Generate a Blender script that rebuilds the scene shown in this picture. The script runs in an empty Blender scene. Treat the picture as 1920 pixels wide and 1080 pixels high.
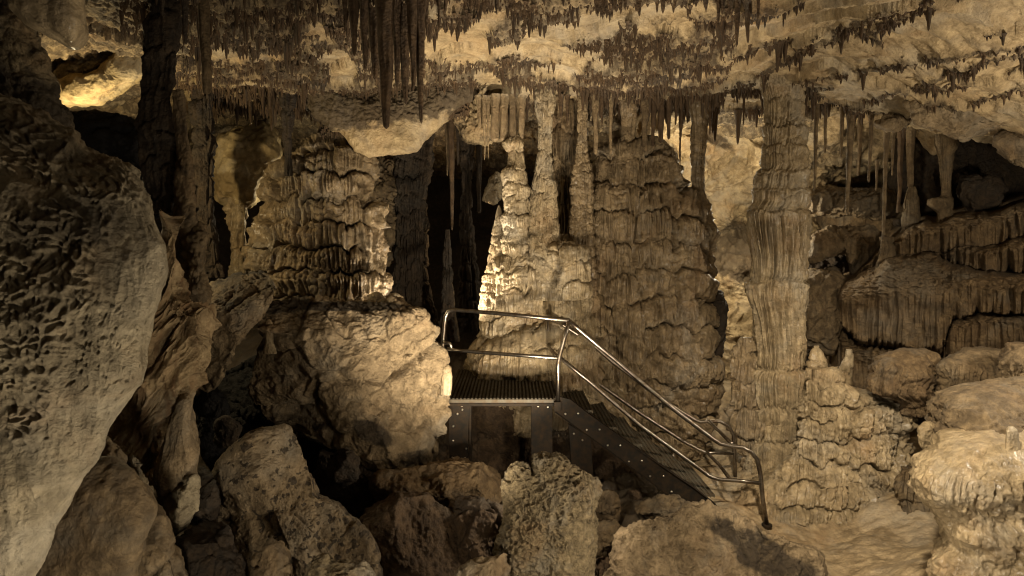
import bpy, math, random
import numpy as np
from mathutils import Vector
random.seed(7); RNG = np.random.default_rng(7)
F32 = np.float32
C = bpy.context.scene.collection
sc = bpy.context.scene
# ------------------------------------------------------------------ camera frame (photo is 1920 x 1080)
FPX = 1144.0; PITCH = math.atan(70/1144.0); CAMZ = 2.9
CP, SP = math.cos(PITCH), math.sin(PITCH)
def PW(px, py, Y):
    px = np.asarray(px, float); py = np.asarray(py, float); Y = np.asarray(Y, float)
    x = (px-960)/FPX; v = -(py-540)/FPX
    dy = CP + v*SP; dz = -SP + v*CP
    return np.stack([x/dy*Y, Y+0*x, CAMZ + dz/dy*Y], -1)
def toPX(P):
    x, y, z = P[..., 0], P[..., 1], P[..., 2]-CAMZ
    d = np.maximum(y*CP - z*SP, .05); u = y*SP + z*CP
    return 960 + FPX*x/d, 540 - FPX*u/d
# ------------------------------------------------------------------ noise
_pt = {}
def _perm(seed):
    if seed not in _pt:
        r = np.random.default_rng(seed+1000); p = r.permutation(256).astype(np.int32)
        g = r.normal(size=(256, 3)).astype(F32); g /= np.linalg.norm(g, axis=1)[:, None]
        _pt[seed] = (np.concatenate([p, p, p]), g, r.random((256, 3)).astype(F32))
    return _pt[seed]
def perlin(P, seed=0):
    P = np.asarray(P, F32); sh = P.shape[:-1]; P = P.reshape(-1, 3)
    perm, g, _ = _perm(seed)
    fl = np.floor(P); i = fl.astype(np.int32) & 255; f = P-fl
    w = f*f*f*(f*(f*6-15)+10)
    out = np.zeros(len(P), F32)
    for dx in (0, 1):
        hx = perm[(i[:, 0]+dx) & 255]; wx = w[:, 0] if dx else 1-w[:, 0]
        for dy in (0, 1):
            hy = perm[hx + ((i[:, 1]+dy) & 255)]; wy = wx*(w[:, 1] if dy else 1-w[:, 1])
            for dz in (0, 1):
                h = perm[hy + ((i[:, 2]+dz) & 255)]; gg = g[h]
                d = gg[:, 0]*(f[:, 0]-dx) + gg[:, 1]*(f[:, 1]-dy) + gg[:, 2]*(f[:, 2]-dz)
                out += d*wy*(w[:, 2] if dz else 1-w[:, 2])
    return (out*1.6).reshape(sh)
def fbm(P, sc_, octv=4, seed=0, gain=.5):
    o = 0; a = 1.0; P = np.asarray(P, F32)/sc_
    for k in range(octv):
        o = o + a*perlin(P*(2.03**k), seed+k); a *= gain
    return o
def ridge(P, sc_, octv=3, seed=0, gain=.5):
    o = 0; a = 1.0; P = np.asarray(P, F32)/sc_
    for k in range(octv):
        o = o + a*(1-2*np.abs(perlin(P*(2.03**k), seed+k))); a *= gain
    return o
def worley(P, sc_, seed=0):
    P = np.asarray(P, F32)/sc_; sh = P.shape[:-1]; P = P.reshape(-1, 3)
    perm, g, rnd = _perm(seed)
    fl = np.floor(P); i = fl.astype(np.int32) & 255; f = P-fl
    f1 = np.full(len(P), 9, F32); f2 = f1.copy(); idn = np.zeros(len(P), np.int32)
    for dx in (-1, 0, 1):
        hx = perm[(i[:, 0]+dx) & 255]
        for dy in (-1, 0, 1):
            hy = perm[hx + ((i[:, 1]+dy) & 255)]
            for dz in (-1, 0, 1):
                h = perm[hy + ((i[:, 2]+dz) & 255)]; r = rnd[h]
                d = (r[:, 0]+dx-f[:, 0])**2 + (r[:, 1]+dy-f[:, 1])**2 + (r[:, 2]+dz-f[:, 2])**2
                c = d < f1; f2 = np.where(c, f1, np.minimum(f2, d)); idn = np.where(c, h, idn); f1 = np.where(c, d, f1)
    return np.sqrt(f1).reshape(sh), np.sqrt(f2).reshape(sh), idn.reshape(sh)
def sstep(a, b, x):
    t = np.clip((x-a)/(b-a), 0, 1); return t*t*(3-2*t)
def V3(a, b, c=0):
    a, b, c = np.broadcast_arrays(np.asarray(a, F32), np.asarray(b, F32), np.asarray(c, F32)); return np.stack([a, b, c], -1)
def blobs(px, py, L):
    """soft mask in the photo's frame: (cx, cy, rx, ry, angle_deg, weight)"""
    m = 0*px
    for cx, cy, rx, ry, an, w in L:
        a = math.radians(an); dx = px-cx; dy = py-cy
        u = (dx*math.cos(a)+dy*math.sin(a))/rx; v = (-dx*math.sin(a)+dy*math.cos(a))/ry
        m = np.maximum(m, w*np.clip(1.6-1.0*(u*u+v*v), 0, 1))
    return m
# ------------------------------------------------------------------ mesh builders
def mesh_obj(name, V, faces, mat, mask=None, parent=None, smooth=True):
    me = bpy.data.meshes.new(name); V = np.asarray(V, F32).reshape(-1, 3); faces = np.asarray(faces, np.int32)
    me.vertices.add(len(V)); me.vertices.foreach_set('co', V.ravel())
    k = faces.shape[1]; n = len(faces)
    me.loops.add(n*k); me.loops.foreach_set('vertex_index', faces.ravel())
    me.polygons.add(n); me.polygons.foreach_set('loop_start', np.arange(n, dtype=np.int32)*k)
    me.polygons.foreach_set('loop_total', np.full(n, k, np.int32))
    me.polygons.foreach_set('use_smooth', np.full(n, smooth))
    if mask is not None:
        at = me.attributes.new('mask', 'FLOAT', 'POINT'); at.data.foreach_set('value', np.asarray(mask, F32).ravel())
    me.update(calc_edges=True); me.validate()
    if mat: me.materials.append(mat)
    o = bpy.data.objects.new(name, me); C.objects.link(o)
    if parent: o.parent = parent
    return o
def grid_faces(ny, nx, wrap=False, flip=False):
    j = np.arange(ny-1)[:, None]; i = np.arange(nx if wrap else nx-1)[None, :]; i2 = (i+1) % nx
    f = np.stack([j*nx+i+0*i2, j*nx+i2, (j+1)*nx+i2, (j+1)*nx+i+0*i2], -1).reshape(-1, 4)
    return f[:, ::-1] if flip else f
def normals(V, wrap=False):
    if wrap:
        du = np.roll(V, -1, 1)-np.roll(V, 1, 1)
    else:
        du = np.gradient(V, axis=1)
    dv = np.gradient(V, axis=0)
    n = np.cross(du, dv); l = np.linalg.norm(n, axis=-1, keepdims=True); l[l < 1e-9] = 1
    return n/l
def tag(o, label, cat, group=None, kind=None):
    if label: o['label'] = label
    if cat: o['category'] = cat
    if group: o['group'] = group
    if kind: o['kind'] = kind
    return o
def interp_s(x, xs, ys):
    """smooth monotone-ish interpolation"""
    xs = np.asarray(xs, float); ys = np.asarray(ys, float)
    i = np.clip(np.searchsorted(xs, x)-1, 0, len(xs)-2); t = np.clip((x-xs[i])/(xs[i+1]-xs[i]), 0, 1)
    m = np.gradient(ys, xs); d = xs[i+1]-xs[i]
    sec = (ys[i+1]-ys[i])/d
    m0 = np.clip(m[i], -2.5*np.abs(sec), 2.5*np.abs(sec)); m1 = np.clip(m[i+1], -2.5*np.abs(sec), 2.5*np.abs(sec))
    return ((2*t**3-3*t**2+1)*ys[i] + (t**3-2*t**2+t)*d*m0 + (-2*t**3+3*t**2)*ys[i+1] + (t**3-t**2)*d*m1)

def flowstone(u, z, period=.3, amp=.06, ff=.05, fa=.018, seed=0, scallop=.5, droop=.22, colw=.42, cola=.045, hkw=.6):
    """tiers of near-vertical dripstone: thin dark creases, rounded shoulders, drip flutes, fused upright columns"""
    W = V3(u, z)
    w1 = fbm(W*np.array([.8, .35, 1], F32), .9, 2, seed); w2 = fbm(W*np.array([1, .6, 1], F32), .20, 3, seed+5)
    cx = u/colw + .55*perlin(V3(u/.5, z/1.1, 2.2), seed+7) + .10*w2
    ck = np.floor(cx); cf = cx-ck; hk = np.sin(ck*78.233+seed*1.7)*43758.5; hk = hk-np.floor(hk)
    colb = np.sqrt(np.clip(1-(2*cf-1)**2, 0, 1))
    fl = perlin(V3(u/ff + .15*perlin(V3(u/.2, z/.3), seed+4), z/(ff*13), 1.7), seed+11); fl = 1-2.4*np.abs(fl)
    fl2 = perlin(V3(u/(ff*.45), z/(ff*7), 5.1), seed+12)
    lob = np.abs(perlin(V3(u/.16, z/.7, 3.3), seed+9))
    ph = z/period + scallop*w1 + .24*w2 + .16*lob + hkw*hk*(cola > 0) - .25*(colb-.6) - droop*.25*fl
    k = np.floor(ph); t = 1-(ph-k)
    rk = np.sin(k*12.9898+ck*4.1+seed*3.1)*43758.5; rk = rk-np.floor(rk)
    A = amp*(.35+1.0*rk)
    e = np.minimum(t, 1-t)
    cm = sstep(-.55, .15, perlin(V3(u/.55, z/.3, 12), seed+19)); sh = 1-np.exp(-t/.10); prof = (sh*(1-.35*t) - .95*np.exp(-(e/.04)**2))*cm + (1-cm)*(.7+.5*w2)
    ph2 = z/(period*.34)+.6*w2+.5*w1+.5*lob+2.7*hk-droop*.3*fl; t2 = 1-(ph2-np.floor(ph2)); g = sstep(-.1, .45, perlin(V3(u/.4, z/.4, 9), seed+15))
    prof2 = (1-np.exp(-t2/.15))*(1-.5*t2)*g
    f_on = sstep(.06, .3, t)*(1-.6*g)
    return A*prof + amp*.42*prof2 + 2.1*fa*fl*(.15+1.0*f_on) + fa*.6*fl2*(.3+.7*f_on) + cola*(colb*(.6+.8*hk)) + .012*fbm(W, .08, 3, seed+17)
def popcorn(P, s=.05, a=.02, seed=0):
    f1, f2, _ = worley(P + (.3*s)*np.stack([perlin(P/s, seed+k) for k in (1, 2, 3)], -1), s, seed)
    return a*(1-np.clip(f1, 0, 1)**1.6*1.3)
def crag(P, s=.5, a=.1, seed=0):
    """broken-rock facets: each cell tilts its own way"""
    f1, f2, idn = worley(P+.12*s*fbm(P, s*.5, 2, seed+3)[..., None], s, seed)
    r = _perm(seed)[1][idn]
    d = (r*np.asarray(P, F32)/s).sum(-1)
    d = d - np.round(d)
    return a*(np.abs(d)*1.2 - .5*np.exp(-((f2-f1)/.07)**2))

def formation(name, rows, Y0, mat, dk=.8, res=.018, disp=None, seed=0, power=2.4, Yrow=None, maskf=None, parent=None, lean=0):
    """free-standing column / mound from an outline: rows of (py, left px, right px) at depth Y0"""
    rows = sorted(rows); py = np.array([r[0] for r in rows], float)
    L = PW([r[1] for r in rows], py, Y0); R = PW([r[2] for r in rows], py, Y0)
    zc = L[:, 2]; s = -zc
    n = max(8, int((s[-1]-s[0])/res)); ss = np.linspace(s[0], s[-1], n)
    xl = interp_s(ss, s, L[:, 0]); xr = interp_s(ss, s, R[:, 0])
    xc = (xl+xr)/2; hw = np.maximum((xr-xl)/2, .004)
    wmax = hw.max(); m = int(np.clip(2*math.pi*wmax*.8/res, 24, 900))
    q = np.linspace(0, 2*math.pi, m, endpoint=False)
    th = q - .45*np.sin(q) - math.pi/2      # front (towards -Y) gets the finer spacing
    ct, st = np.cos(th), np.sin(th)
    e = 2/power
    cx = np.sign(ct)*np.abs(ct)**e; sy = np.sign(st)*np.abs(st)**e
    V = np.zeros((n, m, 3)); V[..., 0] = xc[:, None]+hw[:, None]*cx[None]
    dep = hw*dk if np.isscalar(dk) else hw
    V[..., 0] += dep[:, None]*sy[None]*(xc/Y0)[:, None]          # the oval turns its short side to the viewer
    V[..., 1] = Y0 + dep[:, None]*sy[None] + lean*(ss-ss[0])[:, None]
    V[..., 2] = -ss[:, None]
    N = normals(V, True)
    if (N[n//2, 0, 1]) > 0: N = -N
    ang = np.unwrap(th); arc = np.concatenate([[0], np.cumsum(np.hypot(np.diff(cx), np.diff(sy)*.8))])
    Rm = np.full(n, float(hw.mean())*.5 + wmax*.5)
    u = arc[None]*Rm[:, None] + seed*3.7
    if disp is not None:
        d = disp(u, -ss[:, None]+0*u, V, N)
        d = (d-d.mean())*np.clip(hw/.12, .15, 1)[:, None]
        V = V + N*np.array([1, 1, .35])*d[..., None]
    VV = np.concatenate([np.repeat(V[:1].mean(1, keepdims=True), m, 1), V, np.repeat(V[-1:].mean(1, keepdims=True), m, 1)])
    fac = grid_faces(n+2, m, True, flip=True)
    mask = None
    if maskf is not None:
        px, pyy = toPX(VV); mask = maskf(px, pyy, VV)
    return mesh_obj(name, VV, fac, mat, mask, parent)
def boundary(poly, cx, cy, th):
    """radius of a polygon from (cx, cy) in directions th, by ray casting"""
    P = np.asarray(poly, float)-[cx, cy]; Q = np.roll(P, -1, 0)
    best = np.zeros_like(th)
    for (x1, y1), (x2, y2) in zip(P, Q):
        dx, dy = np.cos(th), np.sin(th); ex, ey = x2-x1, y2-y1
        den = dx*ey-dy*ex; den = np.where(np.abs(den) < 1e-9, 1e-9, den)
        t = (x1*ey-y1*ex)/den; s = (x1*dy-y1*dx)/den
        ok = (s >= -1e-6) & (s <= 1+1e-6) & (t > 0); best = np.where(ok, np.maximum(best, t), best)
    return np.maximum(best, 1e-3)
def rock(name, poly, Y0, T, mat, disp=None, res=.02, seed=0, cen=None, flat=.62, back=.8, tilt=(0, 0), maskf=None, parent=None, soft=3, cuts=0):
    """closed boulder whose outline follows a polygon and which bulges T metres towards the viewer and T*back behind"""
    W = PW([p[0] for p in poly], [p[1] for p in poly], Y0)[:, [0, 2]]
    A = W; B = np.roll(W, -1, 0); cr = A[:, 0]*B[:, 1]-B[:, 0]*A[:, 1]
    if cen is None:
        cx = ((A[:, 0]+B[:, 0])*cr).sum()/(3*cr.sum()); cz = ((A[:, 1]+B[:, 1])*cr).sum()/(3*cr.sum())
    else:
        c = PW(cen[0], cen[1], Y0); cx, cz = c[0], c[2]
    size = np.linalg.norm(W-[cx, cz], axis=1).max()
    m = int(np.clip(2*math.pi*size*.75/res, 48, 1100)); th = np.linspace(0, 2*math.pi, m, endpoint=False)
    b = boundary(W, cx, cz, th)
    for _ in range(soft): b = (np.roll(b, 1)+2*b+np.roll(b, -1))/4
    nf = int(np.clip(size*1.3/res, 24, 700)); nb = max(10, nf//4)
    ph = np.concatenate([np.linspace(.004, math.pi/2, nf), np.linspace(math.pi/2, math.pi-.01, nb)[1:]])
    sp, cp = np.sin(ph), np.cos(ph)
    sp = np.where(ph < math.pi/2, sp**1.0, sp)
    V = np.zeros((len(ph), m, 3))
    V[..., 0] = cx + sp[:, None]*(b*np.cos(th))[None]; V[..., 2] = cz + sp[:, None]*(b*np.sin(th))[None]
    dep = np.where(cp > 0, -T*np.abs(cp)**flat, T*back*np.abs(cp)**.7)
    V[..., 1] = Y0 + dep[:, None]
    V[..., 0] += dep[:, None]*cx/Y0; V[..., 2] += dep[:, None]*(cz-CAMZ)/Y0      # the boulder faces the viewer
    wgt = np.clip(1.2*np.abs(cp), 0, 1)[:, None]
    V[..., 1] += (tilt[0]*(V[..., 0]-cx) + tilt[1]*(V[..., 2]-cz))*1.0
    if cuts:                                    # fracture faces
        rg = np.random.default_rng(seed*7+int(abs(cx)*100)); c = np.array([cx, Y0, cz]); Q = V-c
        for _ in range(cuts):
            nrm = rg.normal(size=3); nrm[1] = -abs(nrm[1])*1.1-.25; nrm /= np.linalg.norm(nrm)
            d = Q@nrm; h = d.max()*rg.uniform(.62, .86); Q = Q - nrm*(np.maximum(0, d-h)*.94)[..., None]
        V = Q+c
    N = normals(V, True)
    if (N[nf//3, :, 1]).mean() > 0: N = -N
    # polar pole: force a steady normal
    N[0] = N[3].mean(0)/np.linalg.norm(N[3].mean(0)); N[1] = .5*N[1]+.5*N[0]
    if disp is not None:
        d = disp(V, N); V = V + N*(d-d[:nf].mean())[..., None]
    fac = grid_faces(len(ph), m, True)
    mask = None
    if maskf is not None:
        px, pyy = toPX(V); mask = maskf(px, pyy, V)
    return mesh_obj(name, V, fac, mat, mask, parent)
def sheet(name, pts, mat, nx, ny, disp=None, maskf=None, seed=0):
    """continuous cave-wall surface through scattered points (px, py, Y)"""
    P = np.array(pts, float); x0, x1 = P[:, 0].min(), P[:, 0].max(); y0, y1 = P[:, 1].min(), P[:, 1].max()
    gx, gy = np.meshgrid(np.linspace(x0, x1, nx), np.linspace(y0, y1, ny))
    w = 0; s = 0
    for a, b, Y in P:
        k = 1/(((gx-a)**2+(gy-b)**2)/1e4+.04)**1.6; w = w+k; s = s+k*Y
    V = PW(gx, gy, s/w); N = normals(V)
    if N[ny//2, nx//2, 1] > 0: N = -N
    if disp is not None: V = V+N*disp(V, N)[..., None]
    mask = None
    if maskf is not None:
        px, pyy = toPX(V); mask = maskf(px, pyy, V)
    return mesh_obj(name, V, grid_faces(ny, nx), mat, mask)
def tube(name, pts, r, mat, parent=None, seg=12, smooth_n=0):
    P = np.array(pts, float)
    for _ in range(smooth_n):                       # corner cutting = bent pipe
        Q = [P[0]]
        for a, b in zip(P[:-1], P[1:]): Q += [a*.75+b*.25, a*.25+b*.75]
        Q.append(P[-1]); P = np.array(Q)
    T = np.gradient(P, axis=0); T /= np.linalg.norm(T, axis=1)[:, None]
    up = np.array([.13, .2, 1.0]); rings = []
    pu = None
    for p, t in zip(P, T):
        a = np.cross(t, up if pu is None else pu)
        if np.linalg.norm(a) < 1e-3: a = np.cross(t, [1, 0, 0])
        a /= np.linalg.norm(a); b = np.cross(a, t); pu = b
        th = np.linspace(0, 2*math.pi, seg, endpoint=False)
        rings.append(p + r*(np.cos(th)[:, None]*a + np.sin(th)[:, None]*b))
    n = len(P); V = np.concatenate(rings + [[P[0], P[-1]]])
    f = grid_faces(n, seg, True); i = np.arange(seg); i2 = (i+1) % seg
    me = bpy.data.meshes.new(name)
    fl = [tuple(int(v) for v in q) for q in f] + [(int(b), int(a), n*seg) for a, b in zip(i, i2)] + [(int((n-1)*seg+a), int((n-1)*seg+b), n*seg+1) for a, b in zip(i, i2)]
    me.from_pydata([tuple(v) for v in V], [], fl); me.polygons.foreach_set('use_smooth', [True]*len(fl)); me.update()
    me.materials.append(mat); o = bpy.data.objects.new(name, me); C.objects.link(o)
    if parent: o.parent = parent
    return o
def pydata(name, verts, faces, mat, parent=None, bevel=0, smooth=False):
    me = bpy.data.meshes.new(name); me.from_pydata([tuple(v) for v in verts], [], faces); me.update(); me.materials.append(mat)
    if smooth: me.polygons.foreach_set('use_smooth', [True]*len(me.polygons))
    o = bpy.data.objects.new(name, me); C.objects.link(o)
    if parent: o.parent = parent
    if bevel:
        b = o.modifiers.new('bevel', 'BEVEL'); b.width = bevel; b.segments = 2
    return o
BOXF = [(0, 3, 2, 1), (4, 5, 6, 7), (0, 1, 5, 4), (1, 2, 6, 5), (2, 3, 7, 6), (3, 0, 4, 7)]
def boxv(a, b):
    (x0, y0, z0), (x1, y1, z1) = a, b
    return [(x0, y0, z0), (x1, y0, z0), (x1, y1, z0), (x0, y1, z0), (x0, y0, z1), (x1, y0, z1), (x1, y1, z1), (x0, y1, z1)]
def prism(poly, y0, y1):
    n = len(poly); v = [(x, y0, z) for x, z in poly]+[(x, y1, z) for x, z in poly]
    return v, [tuple(range(n))[::-1], tuple(range(n, 2*n))] + [(i, (i+1) % n, n+(i+1) % n, n+i) for i in range(n)]
def empty(name, loc=(0, 0, 0)):
    o = bpy.data.objects.new(name, None); o.location = loc; o.empty_display_size = .1; C.objects.link(o); return o
# ------------------------------------------------------------------ materials
def stone(name, a, b, dirt=(.035, .024, .013), scale=1.0, bump=.6, rough=.8, fine=70, streak=0.0, spec=.35, pits=.0, stain=None):
    a = tuple(.92*v**1.25 for v in a); b = tuple(.92*v**1.25 for v in b); dirt = tuple(.92*v**1.12 for v in dirt); stain = stain and tuple(.92*v**1.25 for v in stain)
    m = bpy.data.materials.new(name); m.use_nodes = True; nt = m.node_tree; N = nt.nodes; L = nt.links; N.clear()
    out = N.new('ShaderNodeOutputMaterial'); bs = N.new('ShaderNodeBsdfPrincipled'); L.new(bs.outputs[0], out.inputs[0])
    tc = N.new('ShaderNodeTexCoord'); mp = N.new('ShaderNodeMapping'); L.new(tc.outputs['Object'], mp.inputs[0])
    st = N.new('ShaderNodeMapping'); st.inputs['Scale'].default_value = (1, 1, .12); L.new(tc.outputs['Object'], st.inputs[0])
    def noise(s, d=5, r=.6, src=mp, w=0):
        n = N.new('ShaderNodeTexNoise'); n.inputs['Scale'].default_value = s; n.inputs['Detail'].default_value = d; n.inputs['Roughness'].default_value = r
        n.inputs['Distortion'].default_value = w; L.new(src.outputs[0], n.inputs['Vector']); return n.outputs['Fac']
    def ramp(f, p0, p1, c0=(0, 0, 0, 1), c1=(1, 1, 1, 1)):
        r = N.new('ShaderNodeValToRGB'); e = r.color_ramp.elements; e[0].position = p0; e[1].position = p1; e[0].color = c0; e[1].color = c1; L.new(f, r.inputs[0]); return r.outputs[0]
    def mix(f, c1, c2, mode='MIX'):
        x = N.new('ShaderNodeMix'); x.data_type = 'RGBA'; x.blend_type = mode
        for sock, v in ((x.inputs[0], f), (x.inputs[6], c1), (x.inputs[7], c2)):
            if hasattr(v, 'links'): L.new(v, sock)
            else: sock.default_value = v if isinstance(v, (int, float)) else (*v, 1)
        return x.outputs[2]
    col = mix(ramp(noise(1.7*scale, 6, .62, w=.4), .36, .66), a, b)
    f2 = ramp(noise(9*scale, 6, .7), .40, .72)
    col = mix(.68, col, mix(f2, tuple(v*.55 for v in a), tuple(min(1, v*1.25) for v in b)))
    lum = sum(b)/3
    rf = ramp(noise(.9*scale+.25, 5, .65, w=.8), .52, .70); x = N.new('ShaderNodeMath'); x.operation = 'MULTIPLY'; x.inputs[1].default_value = .5; L.new(rf, x.inputs[0])
    col = mix(x.outputs[0], col, (lum*.95, lum*.56, lum*.24))          # iron stained patches
    mp2 = N.new('ShaderNodeMapping'); mp2.inputs['Location'].default_value = (7.3, 2.1, 4.4); L.new(tc.outputs['Object'], mp2.inputs[0])
    gf = ramp(noise(1.3*scale, 5, .65, mp2, .8), .50, .68); x = N.new('ShaderNodeMath'); x.operation = 'MULTIPLY'; x.inputs[1].default_value = .45; L.new(gf, x.inputs[0])
    col = mix(x.outputs[0], col, (lum*1.12, lum*1.02, lum*.80))        # greyer, cleaner calcite
    if streak:
        s = ramp(noise(14, 4, .6, st), .45, .68); x = N.new('ShaderNodeMath'); x.operation = 'MULTIPLY'; x.inputs[1].default_value = streak; L.new(s, x.inputs[0])
        col = mix(x.outputs[0], col, stain or tuple(v*.5 for v in a))
    sp = ramp(noise(120, 2, .5), .60, .74)
    x = N.new('ShaderNodeMath'); x.operation = 'MULTIPLY'; x.inputs[1].default_value = .35; L.new(sp, x.inputs[0]); col = mix(x.outputs[0], col, dirt)
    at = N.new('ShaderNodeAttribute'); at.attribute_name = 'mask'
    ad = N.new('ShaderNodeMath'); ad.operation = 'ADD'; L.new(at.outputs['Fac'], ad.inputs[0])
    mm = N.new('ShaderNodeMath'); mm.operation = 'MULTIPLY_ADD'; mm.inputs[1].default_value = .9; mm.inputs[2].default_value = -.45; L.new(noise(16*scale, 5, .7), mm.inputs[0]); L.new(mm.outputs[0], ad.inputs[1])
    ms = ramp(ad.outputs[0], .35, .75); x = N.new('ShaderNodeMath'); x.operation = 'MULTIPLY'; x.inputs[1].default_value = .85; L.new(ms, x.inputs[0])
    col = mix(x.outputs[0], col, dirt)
    L.new(col, bs.inputs['Base Color'])
    rr = N.new('ShaderNodeMapRange'); rr.inputs[3].default_value = rough-.18; rr.inputs[4].default_value = min(1, rough+.14); L.new(noise(22, 4, .7), rr.inputs[0]); L.new(rr.outputs[0], bs.inputs['Roughness'])
    bs.inputs['Specular IOR Level'].default_value = spec
    if rough < .7:
        bs.inputs['Coat Weight'].default_value = .22; bs.inputs['Coat Roughness'].default_value = .28
    h = noise(fine, 6, .72); h2 = noise(fine*.3, 5, .65, w=.6)
    v = N.new('ShaderNodeTexVoronoi'); v.inputs['Scale'].default_value = fine*.55; L.new(mp.outputs[0], v.inputs['Vector'])
    a1 = N.new('ShaderNodeMath'); a1.operation = 'MULTIPLY_ADD'; a1.inputs[1].default_value = 1.8; L.new(h2, a1.inputs[0]); L.new(h, a1.inputs[2])
    a2 = N.new('ShaderNodeMath'); a2.operation = 'MULTIPLY_ADD'; a2.inputs[1].default_value = -.5-pits; L.new(v.outputs['Distance'], a2.inputs[0]); L.new(a1.outputs[0], a2.inputs[2])
    bp = N.new('ShaderNodeBump'); bp.inputs['Strength'].default_value = bump; bp.inputs['Distance'].default_value = .036; L.new(a2.outputs[0], bp.inputs['Height']); L.new(bp.outputs[0], bs.inputs['Normal'])
    return m
M = dict(
 pale=stone('pale_flowstone', (.31, .235, .13), (.49, .395, .25), streak=.45, rough=.66, spec=.45),
 drape=stone('fluted_flowstone', (.25, .18, .095), (.43, .335, .205), streak=.6, bump=.7, rough=.69, spec=.42),
 brown=stone('brown_flowstone', (.15, .108, .058), (.29, .22, .13), streak=.5),
 rust=stone('rust_flowstone', (.165, .112, .056), (.28, .205, .115), streak=.6),
 ceil=stone('ceiling_limestone', (.40, .30, .17), (.56, .45, .28), dirt=(.055, .037, .02), bump=.6, scale=.8),
 drip=stone('stalactite_calcite', (.085, .052, .024), (.17, .112, .058), bump=.5),
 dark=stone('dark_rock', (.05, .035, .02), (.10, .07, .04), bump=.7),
 black=stone('shade_black_rock', (.008, .006, .004), (.02, .014, .008), bump=.6),  # near-black colour stands in for deep shade in hollows and gaps
 grey=stone('grey_pale_rock', (.30, .25, .165), (.44, .38, .265), dirt=(.10, .08, .05), streak=.45, bump=.7),
 ochre=stone('ochre_rock', (.27, .195, .105), (.42, .33, .20), streak=.6, stain=(.16, .075, .025)),
 coral=stone('cave_coral_rock', (.20, .155, .09), (.42, .34, .21), scale=2.2, bump=1.0, fine=45, pits=.6),
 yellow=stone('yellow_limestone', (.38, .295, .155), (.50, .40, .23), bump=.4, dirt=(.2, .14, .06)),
 boulder=stone('boulder_limestone', (.25, .185, .105), (.42, .33, .21), bump=.8, streak=.25),
 floor=stone('calcite_floor', (.30, .225, .13), (.46, .365, .23), bump=.45, fine=50, spec=.45, rough=.66),
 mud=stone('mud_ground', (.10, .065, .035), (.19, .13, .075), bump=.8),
)
def metal(name, c, rough, bump=.1, met=1.0, c2=None):
    m = bpy.data.materials.new(name); m.use_nodes = True; nt = m.node_tree; bs = nt.nodes['Principled BSDF']
    tc = nt.nodes.new('ShaderNodeTexCoord'); n = nt.nodes.new('ShaderNodeTexNoise'); n.inputs['Scale'].default_value = 14; n.inputs['Detail'].default_value = 7; n.inputs['Roughness'].default_value = .7
    nt.links.new(tc.outputs['Object'], n.inputs['Vector'])
    r = nt.nodes.new('ShaderNodeValToRGB'); e = r.color_ramp.elements; e[0].position = .4; e[1].position = .68
    e[0].color = (*c, 1); e[1].color = (*(c2 or (c[0]*.55+.02, c[1]*.45+.012, c[2]*.35+.006)), 1)
    nt.links.new(n.outputs['Fac'], r.inputs[0]); nt.links.new(r.outputs[0], bs.inputs['Base Color'])
    mr = nt.nodes.new('ShaderNodeMapRange'); mr.inputs[3].default_value = rough-.1; mr.inputs[4].default_value = rough+.22; nt.links.new(n.outputs['Fac'], mr.inputs[0]); nt.links.new(mr.outputs[0], bs.inputs['Roughness'])
    bs.inputs['Metallic'].default_value = met
    if not met: bs.inputs['Specular IOR Level'].default_value = .06
    b = nt.nodes.new('ShaderNodeBump'); b.inputs['Strength'].default_value = bump; b.inputs['Distance'].default_value = .004; nt.links.new(n.outputs['Fac'], b.inputs['Height']); nt.links.new(b.outputs[0], bs.inputs['Normal'])
    return m
M['pipe'] = metal('stainless_pipe', (.28, .25, .21), .27, .15, 1, (.10, .065, .035))
M['plate'] = metal('painted_steel_plate', (.012, .010, .0075), .6, .3, 0, (.028, .018, .010))
M['grate'] = metal('fibreglass_grating', (.075, .066, .048), .4, .25, 0)
M['bolt'] = metal('bolt_steel', (.45, .42, .36), .35)
# ------------------------------------------------------------------ relief recipes
def flowD(seed=0, period=.3, amp=.06, ff=.05, fa=.018, lump=.05, scallop=.5, droop=.22, grain=.006, colw=.42, cola=.045, hkw=.6):
    def f(u, z, V, N):
        if cola > 0:                                     # plumb flutes on the wide masses
            al = math.atan2(float(V[..., 0].mean()), float(V[..., 1].mean())); u = V[..., 0]*math.cos(al)-V[..., 1]*math.sin(al)+seed*3.7
        return flowstone(u, z, period, amp, ff, fa, seed, scallop, droop, colw, cola, hkw) + lump*fbm(V, .55, 3, seed+20) + grain*fbm(V, .035, 3, seed+30)
    return f
def knobD(seed=0, s=.06, a=.03, lump=.06, fine=.008):
    def f(u, z, V, N):
        return popcorn(V*np.array([1, 1, .7]), s, a, seed) + lump*fbm(V, .4, 3, seed+7) + fine*fbm(V, .03, 3, seed+2)
    return f
def shaftD(seed=0, ff=.035, fa=.01, lump=.02, ring=.008):
    def f(u, z, V, N):
        fl = 1-2*np.abs(perlin(V3(u/ff, z/(ff*14), seed*1.3), seed)); rg = perlin(V3(u/.3, z/.07, seed), seed+1)
        return fa*fl + ring*rg + lump*fbm(V, .3, 3, seed+3) + .004*fbm(V, .03, 2, seed+4)
    return f
def terrD(seed=0, rim=1.0):
    '''knobbly top that breaks into hanging drips towards the rim'''
    def f(u, z, V, N):
        up = np.clip(N[..., 2], -1, 1); side = sstep(.75, .25, up)
        fl = 1-2.3*np.abs(perlin(V3(u/.055+.4*perlin(V3(u/.2, z/.2), seed), z/.5, seed), seed+1))
        return .10*fbm(V, .35, 3, seed+2)+popcorn(V, .07, .035, seed+3)+popcorn(V, .035, .014, seed+5)+rim*side*.035*fl+.012*ridge(V*np.array([.7, .7, 2.0]), .16, 3, seed+6)
    return f
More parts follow.
